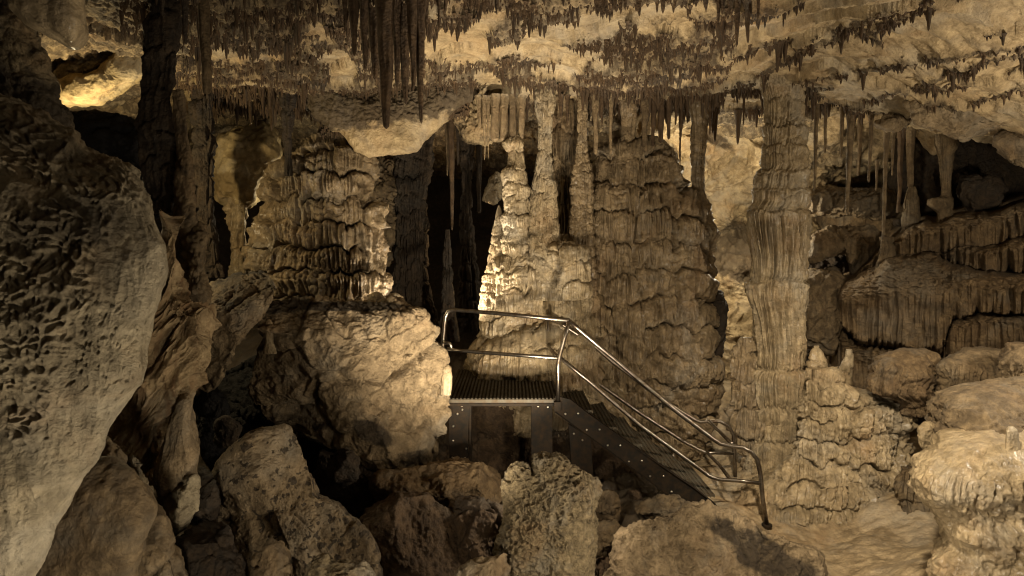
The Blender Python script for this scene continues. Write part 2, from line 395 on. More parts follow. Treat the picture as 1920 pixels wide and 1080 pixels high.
def bankD(seed, per, amp):
    '''terraced bank: soft knobbly steps with short drips'''
    g = flowD(seed, per, amp, .05, .022, .07, .35, .2, cola=.04, hkw=.15)
    return lambda u, z, V, N: g(u, z, V, N)+popcorn(V, .075, .035, seed+3)+popcorn(V, .035, .012, seed+5)
def rockD(seed=0, lump=.10, cr=.08, cs=.6, mid=.03, fine=.007, fs=.04):
    def f(V, N):
        P = V+seed*11.3
        return lump*fbm(P, .9, 3, seed) + (crag(P, cs, cr, seed+2) if cr else 0) + 1.3*mid*ridge(P, .22, 5, seed+4, .55) - 1.2*mid*np.clip(1-np.abs(fbm(P, .33, 3, seed+8))*9, 0, 1) + fine*fbm(P, fs, 3, seed+6)
    return f
# ------------------------------------------------------------------ ceiling
PALE = [(858, 80, 62, 32, 8, 1), (900, 40, 50, 18, -30, .8), (985, 84, 60, 14, 0, 1), (1060, 52, 85, 20, -6, 1), (1205, 14, 130, 14, -3, 1), (1120, 30, 60, 14, -12, 1),
 (1050, 92, 70, 15, 0, 1), (1040, 124, 45, 12, 0, 1), (995, 163, 95, 13, 3, 1), (915, 143, 22, 8, 0, 1), (1150, 105, 40, 8, -5, .5), (885, 178, 35, 18, 20, 1), (830, 200, 40, 14, -20, .8),
 (420, 95, 50, 12, 8, .9), (350, 168, 22, 12, 0, 1), (500, 100, 26, 8, 0, .8), (625, 100, 28, 14, 0, .9), (480, 160, 45, 8, 6, .7), (560, 172, 40, 7, 0, .7), (640, 130, 26, 20, 0, .9), (600, 55, 30, 10, 30, .5),
 (1400, 95, 60, 15, -8, 1), (1330, 125, 40, 6, -5, .7), (1465, 130, 30, 9, -5, .9), (1250, 40, 60, 10, -10, .5), (1500, 20, 50, 10, -15, .7), (1440, 45, 50, 8, -12, .7), (1290, 140, 30, 5, 0, .7)]
BANDS = [[(1330, 120), (1420, 80), (1520, 66), (1600, 40), (1680, 12), (1740, -15)], [(1380, 165), (1450, 120), (1530, 78), (1640, 50), (1700, 20), (1800, -10)], [(1280, 60), (1400, 20), (1500, -10)],
 [(1480, 150), (1560, 140), (1625, 125), (1700, 112), (1790, 100), (1870, 90), (1925, 85)], [(1640, 60), (1660, 90), (1690, 106), (1740, 122), (1820, 130)],
 [(1600, 195), (1680, 165), (1740, 150), (1800, 125), (1880, 100), (1940, 95)], [(1500, 165), (1560, 185), (1620, 205), (1700, 215), (1760, 205)], [(1700, 190), (1790, 195), (1880, 170), (1940, 150)],
 [(1700, 168), (1760, 158), (1850, 150), (1930, 118)], [(1850, 60), (1930, 45)], [(1340, 160), (1420, 165), (1500, 165), (1560, 160)], [(1730, 10), (1780, -5)]]
def dseg(px, py, pl):
    best = np.full(px.shape, 1e9)
    for (x1, y1), (x2, y2) in zip(pl[:-1], pl[1:]):
        dx, dy = x2-x1, y2-y1; t = np.clip(((px-x1)*dx+(py-y1)*dy)/(dx*dx+dy*dy), 0, 1)
        best = np.minimum(best, np.hypot(px-x1-t*dx, (py-y1-t*dy)*1.25))
    return best
def ceil_mask(px, py, V):
    """1 where the ceiling is crusted with knobs and small stalactites"""
    n = fbm(V*np.array([1, 1, 0])+3.3, .45, 4, 40)
    left = 1-blobs(px, py, PALE) + .38*n
    right = 0*px
    for k, b in enumerate(BANDS): right = np.maximum(right, 1.25-dseg(px, py, b)/(9 if k > 2 else 14))
    right = right + .38*n
    w = sstep(1330, 1420, px + .3*(py-100))
    m = left*(1-w)+right*w
    m = np.where(py > 186, np.maximum(m, .9*sstep(186, 200, py)*(1-sstep(1500, 1600, px))), m)
    return np.clip(m, 0, 1)
def ceil_base(x, y):
    z = 5.0 + 0*x
    z = z - .24*np.clip(x-2.9, 0, 4)*sstep(4.3, 6.5, y)*(1-sstep(7.7, 8.7, y)) + .10*fbm(V3(x, y, 1), 2.2, 3, 41)
    z = z - .5*sstep(-4.6, -7, x)
    # gentle stepped strata
    s = (y + .35*x*sstep(1.5, 3, x) + .5*fbm(V3(x, y, 4), 1.3, 2, 42))/.85; t = s-np.floor(s)
    z = z + .10*(t-.5)
    z = z + .04*ridge(V3(x+.5*y, (y-.4*x)*2.2, 2), 1.0, 3, 43)
    return z
def ceil_full(x, y):
    z = ceil_base(x, y); V = np.stack([x, y, z], -1)
    px, py = toPX(V); m = ceil_mask(px, py, V); ms = sstep(.35, .75, m)
    Q = V3(x, y, 0)
    k = popcorn(Q, .055, .045, 44) + popcorn(Q, .13, .04, 45) + .02*ridge(Q, .09, 3, 50)
    z = z - .014*ridge(V3((x*.85+y*.52)*.25, (y*.85-x*.52)*2.0, 3), .22, 4, 52)*sstep(1.5, 3, x)
    z = z - ms*(.005+.8*k*(1-.5*sstep(2, 3.2, x))+.03*fbm(Q, .05, 2, 46)) + (1-ms)*(.022*fbm(Q+.2*fbm(Q, .8, 2, 48)[..., None], .30, 5, 47)-.012*ridge(V3(x*.6+y, y*2-x, 1), .35, 3, 49))
    return z, m
def axis(a, b, dense):
    x = [a]
    while x[-1] < b:
        v = x[-1]; st = .2
        for lo, hi, r in dense:
            if lo <= v <= hi: st = r
        x.append(v+st)
    return np.array(x)
gx = axis(-9, 9.5, [(-5.6, 6.6, .017)]); gy = axis(-3, 19, [(4.6, 6, .015), (6, 10, .018), (10, 13, .05)])
X, Y = np.meshgrid(gx, gy); Z, MK = ceil_full(X, Y)
ceiling = mesh_obj('cave_ceiling', np.stack([X, Y, Z], -1), grid_faces(len(gy), len(gx)), M['ceil'], np.clip(.66*sstep(.3, .8, MK)+.25*fbm(np.stack([X, Y, Z], -1), .12, 3, 51), 0, 1))
tag(ceiling, 'pale limestone cave ceiling crusted with brown bands of tiny stalactites', None, kind='structure')
# ------------------------------------------------------------------ ground
def gz(x, y):
    z = .02 + .22*fbm(V3(x, y, 0), 1.8, 3, 60)
    z = z - .45*sstep(1.2, -.6, x)*sstep(7.6, 6.2, y) + .9*sstep(-2.4, -5, x) + .5*sstep(8.5, 10.5, y) - .1
    z = z + .12*sstep(2.9, 4.2, x)
    return z
gx2 = axis(-9, 9.5, [(-5.5, 6, .025)]); gy2 = axis(-3, 19, [(4.4, 9, .025)])
X2, Y2 = np.meshgrid(gx2, gy2); Q = V3(X2, Y2, 0)
right = sstep(1.9, 2.8, X2+.25*(Y2-6))
Z2 = gz(X2, Y2) + right*(.05*fbm(Q, .7, 3, 61)+.016*ridge(V3(X2, Y2*2.2, 0), .22, 3, 62)+.005*fbm(Q, .05, 3, 63)) + (1-right)*(.10*ridge(Q, .6, 4, 64)+crag(Q, .35, .07, 65)+.02*fbm(Q, .06, 3, 66))
mud = (1-right)
ground = mesh_obj('ground', np.stack([X2, Y2, Z2], -1), grid_faces(len(gy2), len(gx2)), M['floor'], np.clip(mud*1.1, 0, 1))
M['floor'].node_tree  # dirt of the floor is the mud left of the stair
tag(ground, 'pale calcite cave floor turning to dark mud and rubble under the stair', None, kind='structure')
# ------------------------------------------------------------------ far walls that close the cave
def farD(seed, a=.25):
    return lambda V, N: a*fbm(V, 1.4, 4, seed)+.08*ridge(V*np.array([1, 1, .35]), .35, 4, seed+2)+popcorn(V, .12, .04, seed+5)
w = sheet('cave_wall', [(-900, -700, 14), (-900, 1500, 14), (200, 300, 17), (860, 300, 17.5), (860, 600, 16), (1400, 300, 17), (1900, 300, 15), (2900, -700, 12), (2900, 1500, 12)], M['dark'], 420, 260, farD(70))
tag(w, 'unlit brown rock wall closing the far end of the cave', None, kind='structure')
# lit chamber wall seen behind the tall column and between the stalactites
w = sheet('cave_wall', [(1180, 185, 9.5), (1300, 185, 9.5), (1420, 185, 9.5), (1600, 185, 9.5), (1180, 720, 11.8), (1240, 330, 12), (1300, 240, 10.6), (1360, 330, 12), (1380, 420, 12.7), (1390, 520, 11.4), (1350, 640, 10.8), (1430, 250, 10.8), (1600, 240, 10.6), (1600, 330, 12), (1760, 185, 9.6), (1760, 420, 12), (1600, 420, 12.6), (1500, 560, 11.5), (1700, 720, 11), (1180, 850, 11), (1760, 850, 10.5)],
  M['ceil'], 420, 420, lambda V, N: .35*fbm(V, 1.3, 4, 71)+.06*popcorn(V, .1, 1, 75)*sstep(0, .4, fbm(V, .5, 3, 74))+.05*ridge(V*np.array([1, 1, 1.8]), .4, 4, 72)+.015*fbm(V, .07, 3, 73),
  lambda px, py, V: np.clip(blobs(px, py, [(1385, 470, 60, 60, 0, .9), (1600, 300, 110, 60, 0, .55), (1640, 380, 120, 40, 0, 1), (1620, 480, 130, 60, 0, 1), (1340, 260, 40, 12, 30, .7)])+.3*fbm(V, .3, 3, 74), 0, 1))
tag(w, 'yellow lit limestone wall of the chamber behind the tall column', None, kind='structure')

def thing(o, label, cat, group=None): return tag(o, label, cat, group)
# ------------------------------------------------------------------ left foreground
PIT = [(60, 560, 95, 190, 12, 1), (120, 300, 190, 60, 22, 1), (20, 250, 80, 60, 0, 1), (200, 330, 50, 40, 0, 1), (60, 730, 40, 90, 10, .8), (195, 400, 14, 60, 0, .6)]
def leftwallD(V, N):
    px, py = toPX(V); m = sstep(.2, .8, blobs(px, py, PIT)+.35*fbm(V, .25, 3, 81))
    Pn = V+.03*np.stack([perlin(V/.09, 82+k) for k in range(3)], -1)
    worm = 1-np.abs(perlin(Pn/.036, 86))*3; worm = np.clip(worm, -.6, 1)
    worm2 = 1-np.abs(perlin(Pn/np.array([.03, .03, .045]), 87))*3
    return .06*fbm(V, .7, 3, 80) + m*(.009*worm+.007*np.clip(worm2, -1, 1)+.012*ridge(V, .12, 2, 88)) + (1-m)*(.007*ridge(V*np.array([1, 1, .3]), .07, 4, 89)-.010*sstep(.25, .6, fbm(V, .03, 2, 79))*sstep(-.2, .4, fbm(V, .25, 2, 78))+.010*fbm(V*np.array([1, 1, .35]), .14, 3, 84))
o = rock('rock_wall', [(-500, 120), (-60, 200), (0, 222), (60, 246), (118, 274), (142, 306), (190, 318), (222, 338), (242, 380), (262, 425), (282, 472), (286, 520), (265, 600), (250, 660), (240, 720), (215, 775), (190, 830), (140, 900), (90, 960), (40, 1050), (10, 1110), (-100, 1350), (-700, 1400), (-900, 700)],
  2.75, .5, M['grey'], leftwallD, res=.0065, seed=1, cen=(-250, 700), flat=.5,
  maskf=lambda px, py, V: np.clip(blobs(px, py, [(160, 410, 110, 50, 0, .8), (90, 440, 80, 60, 0, .6), (60, 260, 130, 30, 20, .7)])+.25*fbm(V, .2, 3, 85), 0, 1))
thing(o, 'pale grey rock wall with pitted patches filling the left foreground', 'rock wall')
o = rock('rock', [(-500, -300), (10, -40), (45, 30), (70, 70), (82, 110), (80, 150), (88, 190), (108, 214), (125, 280), (140, 330), (90, 345), (-500, 330)], 3.5, .35, M['coral'],
  lambda V, N: .08*fbm(V, .5, 3, 90)+popcorn(V, .06, .03, 91)*sstep(-.3, .3, fbm(V, .3, 2, 92))+.006*fbm(V, .03, 3, 93), res=.012, cen=(-100, 120),
  maskf=lambda px, py, V: np.clip(.75+.5*fbm(V, .3, 3, 94)-blobs(px, py, [(100, 130, 40, 30, 30, .6)]), 0, 1))
thing(o, 'dark knobbly rock above the pale wall at the upper left', 'rock')
o = rock('rock_lobe', [(-10, -120), (168, -120), (150, 0), (156, 45), (159, 65), (150, 82), (136, 88), (118, 76), (95, 64), (55, 46), (15, 12)], 2.4, .2, M['pale'],
  lambda V, N: .03*fbm(V, .3, 3, 95)+.006*ridge(V*np.array([1, 1, .4]), .1, 3, 96), res=.01, cen=(95, -10))
thing(o, 'smooth pale rock lobe hanging from the roof in the upper left corner', 'rock')
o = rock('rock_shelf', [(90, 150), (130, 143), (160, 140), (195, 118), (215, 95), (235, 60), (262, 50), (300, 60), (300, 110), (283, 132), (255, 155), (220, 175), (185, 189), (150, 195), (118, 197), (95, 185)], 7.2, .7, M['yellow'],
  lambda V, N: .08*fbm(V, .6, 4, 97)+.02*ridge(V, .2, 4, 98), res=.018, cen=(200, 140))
thing(o, 'golden lit rock shelf glowing behind the dark column at the upper left', 'rock')
o = rock('rock_shelf', [(110, -60), (268, -60), (262, 30), (255, 62), (225, 62), (205, 80), (175, 74), (150, 60), (110, 72), (80, 60)], 6.4, .5, M['boulder'], rockD(5, .1, .06, .5, .03), res=.016)
thing(o, 'grey cracked rock overhanging the golden shelf', 'rock')
o = rock('rock_shelf', [(105, 130), (150, 100), (195, 86), (215, 76), (232, 62), (238, 84), (215, 112), (190, 132), (160, 146), (118, 150)], 6.9, .3, M['grey'], rockD(6, .06, .05, .4, .02), res=.016)
thing(o, 'thin grey rock ledge along the top of the golden shelf', 'rock')
o = formation('cave_column', [(-40, 283, 336), (0, 286, 335), (60, 284, 334), (120, 276, 334), (165, 264, 332), (205, 252, 331), (235, 248, 330), (270, 262, 330), (330, 262, 330), (400, 276, 326)], 5.0, M['dark'], dk=.7, res=.012, disp=flowD(8, .30, .03, .06, .006, .06, cola=0))  # very dark stone: the column's unlit look is put into its colour
thing(o, 'dark knobbly column silhouetted against the golden rock at the upper left', 'column')
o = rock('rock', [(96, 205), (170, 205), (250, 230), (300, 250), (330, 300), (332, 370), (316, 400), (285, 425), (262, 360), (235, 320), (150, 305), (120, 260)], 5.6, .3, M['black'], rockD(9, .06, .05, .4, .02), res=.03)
thing(o, 'rock coloured black as painted shade in the gap between the pale wall and the knobbly strip', 'rock')
# knobbly strip and strata
o = formation('cave_column', [(170, 322, 346), (240, 327, 352), (320, 328, 362), (380, 326, 366), (430, 322, 372), (500, 330, 376), (560, 322, 380)], 4.9, M['brown'], dk=.8, res=.010, disp=knobD(10, .05, .03, .05), maskf=lambda px, py, V: np.clip(.35+.5*fbm(V, .2, 3, 99), 0, 1))
thing(o, 'narrow popcorn crusted brown column right of the black gap', 'column')
o = rock('rock', [(345, 430), (372, 420), (390, 425), (386, 470), (391, 520), (383, 600), (370, 640), (352, 640), (340, 540)], 4.95, .25, M['brown'], lambda V, N: popcorn(V, .05, .03, 11)+.05*fbm(V, .3, 3, 12)+.006*fbm(V, .03, 2, 13), res=.010)
thing(o, 'rough crusted rock between the ochre slab and the cut block', 'rock')
def strataD(V, N):
    a = V[..., 0]*.82+V[..., 2]*-.42; b = V[..., 0]*.42+V[..., 2]*.9     # a runs across the beds
    q = V3(a, b*.22, V[..., 1]*.3)
    r = ridge(q+.05*fbm(V, .4, 2, 101)[..., None], .15, 4, 100, .6)
    px, py = toPX(V); w = sstep(430, 620, py)*.85+.15
    return w*(.085*r+.035*ridge(q, .05, 2, 102)) + .06*fbm(V, .5, 3, 103) + .003*fbm(V, .03, 2, 104)
o = rock('rock_slab', [(283, 425), (300, 400), (330, 378), (346, 430), (346, 500), (352, 560), (382, 590), (372, 650), (345, 720), (318, 780), (290, 860), (262, 905), (235, 880), (225, 820), (232, 700), (250, 600), (275, 520)], 4.3, .26, M['ochre'], strataD, res=.008, cen=(300, 600))
thing(o, 'ochre slab of folded slanting strata behind the pale wall', 'rock')
o = rock('rock', [(352, 738), (360, 790), (372, 850), (366, 905), (345, 925), (322, 940), (300, 962), (284, 930), (296, 850), (318, 800), (338, 752)], 4.1, .22, M['boulder'], lambda V, N: .03*fbm(V, .3, 3, 105)+.008*ridge(V*np.array([1, 1, .25]), .06, 3, 106), res=.008)
thing(o, 'upright pale blade of rock pointing up beside the strata', 'rock')
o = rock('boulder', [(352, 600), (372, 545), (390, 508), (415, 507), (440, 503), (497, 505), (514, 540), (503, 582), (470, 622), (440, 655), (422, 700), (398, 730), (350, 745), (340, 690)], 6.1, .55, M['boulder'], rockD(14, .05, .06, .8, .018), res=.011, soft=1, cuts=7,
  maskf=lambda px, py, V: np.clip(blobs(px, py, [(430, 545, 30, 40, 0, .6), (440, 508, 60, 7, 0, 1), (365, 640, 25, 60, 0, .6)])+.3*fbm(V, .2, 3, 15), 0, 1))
thing(o, 'flat topped pale block left of the large boulder', 'boulder')
o = rock('boulder', [(95, 960), (130, 905), (165, 868), (205, 862), (245, 885), (272, 925), (285, 950), (270, 1010), (258, 1080), (250, 1250), (-100, 1250), (-60, 1120), (30, 1060)], 3.5, .35, M['brown'], lambda V, N: .05*fbm(V, .5, 4, 107)+.008*ridge(V, .15, 3, 108)+.003*fbm(V, .03, 2, 109), res=.009)
thing(o, 'smooth brown boulder under the pale wall at the lower left', 'boulder')
o = rock('boulder', [(250, 960), (300, 950), (330, 1000), (345, 1080), (350, 1250), (200, 1250), (230, 1080)], 3.6, .3, M['brown'], rockD(16, .05, .05, .4, .015), res=.01)
thing(o, 'narrow brown rock wedged right of the smooth lower left boulder', 'boulder')
for k, (pl, Yr, T, mt, lb) in enumerate([
  ([(305, 940), (330, 905), (365, 890), (378, 910), (372, 960), (345, 1000), (318, 1020), (303, 985)], 3.9, .15, 'grey', 'small grey cracked rock below the upright blade'),
  ([(175, 850), (200, 826), (226, 832), (236, 862), (222, 888), (190, 890)], 3.7, .12, 'boulder', 'round cobble tucked under the edge of the pale wall'),
  ([(226, 850), (250, 852), (270, 900), (300, 930), (292, 958), (262, 940), (232, 905)], 3.8, .10, 'grey', 'sausage shaped grey rock leaning beside the round cobble'),
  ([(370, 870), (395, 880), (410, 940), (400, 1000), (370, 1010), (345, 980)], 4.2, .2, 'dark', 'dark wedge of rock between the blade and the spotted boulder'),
  ([(330, 1010), (380, 960), (420, 980), (455, 1050), (460, 1200), (320, 1200)], 3.8, .3, 'dark', 'dark ribbed rock at the bottom left of the spotted boulder'),
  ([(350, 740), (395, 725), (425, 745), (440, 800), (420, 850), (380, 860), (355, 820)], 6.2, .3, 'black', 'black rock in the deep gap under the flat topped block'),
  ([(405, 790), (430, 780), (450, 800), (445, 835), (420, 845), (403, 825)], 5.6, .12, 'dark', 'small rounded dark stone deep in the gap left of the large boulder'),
  ([(475, 1040), (505, 1010), (535, 1020), (548, 1060), (545, 1180), (470, 1180)], 3.6, .15, 'brown', 'knobby brown stone at the bottom edge left of centre'),
  ([(560, 1060), (590, 1035), (640, 1040), (690, 1050), (705, 1090), (700, 1200), (560, 1200)], 3.6, .2, 'coral', 'wet glistening rock at the bottom edge under the spotted boulder'),
  ([(850, 1080), (870, 1055), (905, 1045), (955, 1035), (960, 1100), (950, 1200), (845, 1200)], 4.1, .2, 'boulder', 'pale stone at the bottom edge left of the spongy pinnacle'),
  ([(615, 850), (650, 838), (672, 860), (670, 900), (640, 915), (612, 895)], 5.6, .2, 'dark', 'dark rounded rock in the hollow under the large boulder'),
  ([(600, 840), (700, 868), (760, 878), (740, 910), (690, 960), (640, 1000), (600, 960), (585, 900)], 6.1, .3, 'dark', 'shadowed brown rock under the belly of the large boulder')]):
    o = rock('rock', pl, Yr, T, M[mt], rockD(200+k, .03, .03, .35, .014, .006, .03), res=.011, seed=k+1, cuts=6)
    thing(o, lb, 'rock')
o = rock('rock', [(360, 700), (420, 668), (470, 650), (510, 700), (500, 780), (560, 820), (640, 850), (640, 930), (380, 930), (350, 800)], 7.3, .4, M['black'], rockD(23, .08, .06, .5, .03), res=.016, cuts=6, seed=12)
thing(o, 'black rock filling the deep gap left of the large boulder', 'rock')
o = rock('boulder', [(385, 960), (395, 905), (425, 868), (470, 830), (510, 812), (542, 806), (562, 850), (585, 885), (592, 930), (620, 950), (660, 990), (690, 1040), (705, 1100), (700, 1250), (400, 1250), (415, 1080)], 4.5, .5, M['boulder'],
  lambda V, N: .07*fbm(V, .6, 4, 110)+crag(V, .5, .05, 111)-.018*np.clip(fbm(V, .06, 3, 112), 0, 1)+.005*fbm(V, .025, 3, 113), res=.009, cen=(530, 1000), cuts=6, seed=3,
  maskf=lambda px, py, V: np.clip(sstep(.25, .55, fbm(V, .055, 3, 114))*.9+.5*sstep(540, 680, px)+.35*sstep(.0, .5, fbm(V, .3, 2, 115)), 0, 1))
thing(o, 'spotted tan boulder with a peaked top in the lower left', 'boulder')
def bigD(V, N):
    px, py = toPX(V); top = sstep(620, 590, py)
    return .15*fbm(V, .9, 4, 120)+crag(V, .9, .13, 121)+.028*ridge(V*np.array([1, 1, 1.2]), .30, 5, 122, .5)-.03*np.clip(1-np.abs(fbm(V, .4, 3, 128))*9, 0, 1)+.007*fbm(V, .04, 3, 123)+top*popcorn(V, .05, .03, 124)
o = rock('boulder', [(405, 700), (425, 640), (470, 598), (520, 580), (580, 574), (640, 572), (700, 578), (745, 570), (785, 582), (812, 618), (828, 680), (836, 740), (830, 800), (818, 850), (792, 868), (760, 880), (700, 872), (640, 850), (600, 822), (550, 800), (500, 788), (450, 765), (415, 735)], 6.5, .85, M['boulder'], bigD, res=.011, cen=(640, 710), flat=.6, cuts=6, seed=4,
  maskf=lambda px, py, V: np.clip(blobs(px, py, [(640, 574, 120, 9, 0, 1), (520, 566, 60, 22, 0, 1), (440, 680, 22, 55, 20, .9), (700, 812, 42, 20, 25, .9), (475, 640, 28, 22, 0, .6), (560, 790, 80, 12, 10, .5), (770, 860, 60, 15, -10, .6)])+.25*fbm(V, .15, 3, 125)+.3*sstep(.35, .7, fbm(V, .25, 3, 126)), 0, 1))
thing(o, 'large pale craggy boulder left of the metal landing', 'boulder')
for k, (rows, Ym, lb) in enumerate([([(598, 501, 507), (605, 498, 512), (640, 498, 513), (652, 495, 517), (662, 493, 520)], 5.95, 'stubby stalagmite standing on the left shoulder of the large boulder'),
   ([(683, 832, 840), (690, 828, 846), (715, 826, 848), (740, 824, 845)], 6.3, 'smooth stone stub beside the foot of the left rail post'),
   ([(528, 840, 847), (540, 836, 850), (560, 838, 852), (590, 836, 856), (640, 832, 862)], 9.4, 'figure like stalagmite in the dark passage behind the rail')]):
    thing(formation('stalagmite', rows, Ym, M['pale' if k < 2 else 'brown'], dk=.9, res=.01, disp=shaftD(130+k, .03, .004, .012, .01)), lb, 'stalagmite')
for k, (cx, cy, r, lb) in enumerate([(706, 560, 13, 'round calcite nodule at the right foot of the left mound'), (742, 560, 10, 'smallest pale nodule at the far right foot of the left mound'), (664, 576, 12, 'pale nodule on the boulder top under the left mound'), (690, 585, 10, 'low nodule lying between its two larger neighbours on the boulder top')]):
    a = np.linspace(0, 2*math.pi, 14, endpoint=False); thing(rock('nodule', [(cx+r*math.cos(t)*1.1, cy+r*math.sin(t)) for t in a], 7.3, r/FPX*7.3, M['pale'], lambda V, N: .01*fbm(V, .08, 3, 135), res=.008), lb, 'nodule')
# ------------------------------------------------------------------ rocks under and in front of the landing
o = rock('boulder', [(690, 930), (720, 890), (780, 872), (850, 862), (905, 868), (930, 885), (938, 930), (928, 970), (890, 1000), (820, 1010), (740, 1000)], 5.9, .5, M['rust'], lambda V, N: .08*fbm(V, .5, 4, 140)+popcorn(V, .06, .02, 141)+.01*fbm(V, .05, 3, 142), res=.011, cuts=6, seed=8)
thing(o, 'rust brown boulder right below the left plate of the landing', 'boulder')
o = rock('boulder', [(665, 1000), (700, 950), (745, 925), (800, 930), (850, 965), (885, 1010), (900, 1060), (900, 1200), (680, 1200)], 5.2, .45, M['mud'], lambda V, N: .07*fbm(V, .5, 4, 143)+popcorn(V*np.array([1, 1, .5]), .05, .022, 144)+.01*fbm(V, .04, 3, 145), res=.010, cuts=6, seed=9)
thing(o, 'dark scaly rock in front of the rust brown boulder', 'boulder')
o = rock('boulder', [(850, 960), (900, 930), (960, 950), (990, 1000), (990, 1200), (860, 1200), (830, 1040)], 5.3, .35, M['mud'], rockD(17, .07, .07, .4, .03), res=.012)
thing(o, 'muddy rubble rock left of the spongy pinnacle', 'boulder')
def spongeD(V, N):
    Q = V+.02*np.stack([perlin(V/.07, 150+k) for k in range(3)], -1)
    f1, f2, _ = worley(Q*np.array([1, 1, 1.15]), .042, 151); g1, g2, _ = worley(Q, .023, 153)
    px, py = toPX(V); sm = sstep(.3, .8, blobs(px, py, [(1112, 925, 12, 22, 0, 1), (1085, 1010, 22, 40, 0, 1), (1078, 1070, 35, 40, 0, 1)]))
    return .05*fbm(V, .3, 3, 152) + (1-sm)*(-.032*np.clip(1-f1*1.6, 0, 1)+.012*np.clip(g1, 0, 1)) + .004*fbm(V, .02, 2, 154)
o = rock('rock_pinnacle', [(950, 905), (962, 880), (968, 874), (985, 873), (996, 880), (1001, 872), (1003, 858), (1018, 847), (1040, 856), (1070, 872), (1096, 882), (1118, 897), (1125, 925), (1117, 958), (1112, 1000), (1112, 1080), (1118, 1250), (880, 1250), (910, 1080), (925, 1030), (944, 985), (950, 940)], 4.5, .30, M['coral'], spongeD, res=.0055, cen=(1030, 1000), soft=1)
thing(o, 'spongy pinnacle of pitted rock in front of the stair', 'rock')
o = rock('boulder', [(1150, 1080), (1158, 1030), (1168, 1003), (1200, 985), (1250, 966), (1290, 952), (1340, 955), (1400, 975), (1470, 1008), (1530, 1035), (1552, 1075), (1565, 1250), (1140, 1250)], 5.0, .5, M['boulder'],
  lambda V, N: .06*fbm(V, .6, 4, 160)+crag(V, .45, .05, 161)+.03*ridge(V, .2, 4, 166)+popcorn(V, .045, .022, 162)*sstep(-.2, .3, fbm(V, .3, 2, 163))+.006*fbm(V, .035, 3, 164), res=.009, cen=(1340, 1120), cuts=2, seed=6,
  maskf=lambda px, py, V: np.clip(blobs(px, py, [(1400, 1010, 90, 22, 25, .8), (1440, 1050, 70, 30, 20, .8), (1480, 1080, 60, 40, 0, .7)])+.35*fbm(V, .15, 3, 165), 0, 1))
thing(o, 'tan boulder in front of the foot of the stair', 'boulder')
for k, (pl, Yr, T, mt, lb) in enumerate([
  ([(1120, 925), (1150, 920), (1165, 945), (1160, 975), (1130, 985), (1112, 960)], 6.0, .15, 'rust', 'reddish stone in the shade right of the spongy pinnacle'),
  ([(1110, 985), (1145, 975), (1170, 990), (1165, 1030), (1130, 1060), (1105, 1040)], 5.7, .2, 'brown', 'rubble stone between the spongy pinnacle and the tan boulder'),
  ([(1115, 1050), (1150, 1035), (1172, 1060), (1175, 1200), (1110, 1200)], 5.2, .2, 'mud', 'muddy stone at the bottom edge left of the tan boulder'),
  ([(1190, 945), (1230, 925), (1275, 930), (1295, 960), (1260, 985), (1195, 985)], 6.2, .2, 'brown', 'low brown stone under the lower end of the stair'),
  ([(1355, 985), (1400, 990), (1435, 1005), (1450, 1030), (1420, 1040), (1365, 1020)], 5.3, .1, 'dark', 'dark flat stone near the foot of the front rail post')]):
    thing(rock('rock', pl, Yr, T, M[mt], rockD(230+k, .03, .03, .3, .014, .006, .03), res=.011, seed=k+1, cuts=6), lb, 'rock')
thing(rock('boulder', [(835, 745), (880, 735), (960, 738), (1060, 745), (1150, 800), (1200, 900), (1150, 1000), (840, 1000), (815, 870)], 7.7, .25, M['mud'], rockD(22, .06, .05, .5, .02), res=.015), 'added muddy rock blocking light under the landing behind its legs', 'boulder')  # dark boulder added to block light behind the landing
rg = np.random.default_rng(5)
for k in range(70):                              # loose stones in the gaps
    x = rg.uniform(-2.6, 2.3); y = rg.uniform(5.2, 6.9); r = rg.uniform(.035, .12)*(.7 if k % 3 else 1.3)
    q = toPX(np.array([x, y, float(gz(np.array([x]), np.array([y]))[0])+r*.5+.05])); n_ = 9
    a = np.linspace(0, 2*math.pi, n_, endpoint=False); R_ = r/y*FPX*rg.uniform(.7, 1.25, n_)
    o = rock('rubble_stone', [(q[0]+R_[j]*math.cos(a[j])*1.2, q[1]+R_[j]*math.sin(a[j])*.85) for j in range(n_)], y, r, M[('mud', 'brown', 'boulder', 'dark')[k % 4]], rockD(400+k, .02, 0, .2, .010, .004, .03), res=.014, seed=k, cuts=5, soft=1)
    tag(o, 'loose stone in the rubble between the boulders under the stair', 'stone', 'loose stones in the rubble')
# ------------------------------------------------------------------ left mound
o = formation('flowstone_mound', [(235, 590, 648), (262, 585, 655), (290, 545, 682), (310, 510, 692), (350, 494, 703), (385, 484, 712), (396, 480, 722), (440, 474, 724), (456, 468, 730), (500, 466, 728), (515, 470, 738), (560, 480, 744), (585, 500, 752), (640, 500, 760)], 8.6, M['drape'], dk=.75, res=.0125,
  disp=flowD(3, .33, .21, .05, .020, .05, .20, .2, cola=.012, hkw=.08), power=2.2)
thing(o, 'broad layered flowstone mound behind the large boulder', 'flowstone mound')
o = formation('cave_column', [(165, 583, 655), (200, 590, 648), (240, 596, 650), (275, 590, 655), (300, 585, 660)], 8.5, M['brown'], dk=.7, res=.014, disp=shaftD(33, .06, .02, .03))
thing(o, 'thick brown column joining the left mound to the ceiling', 'column')
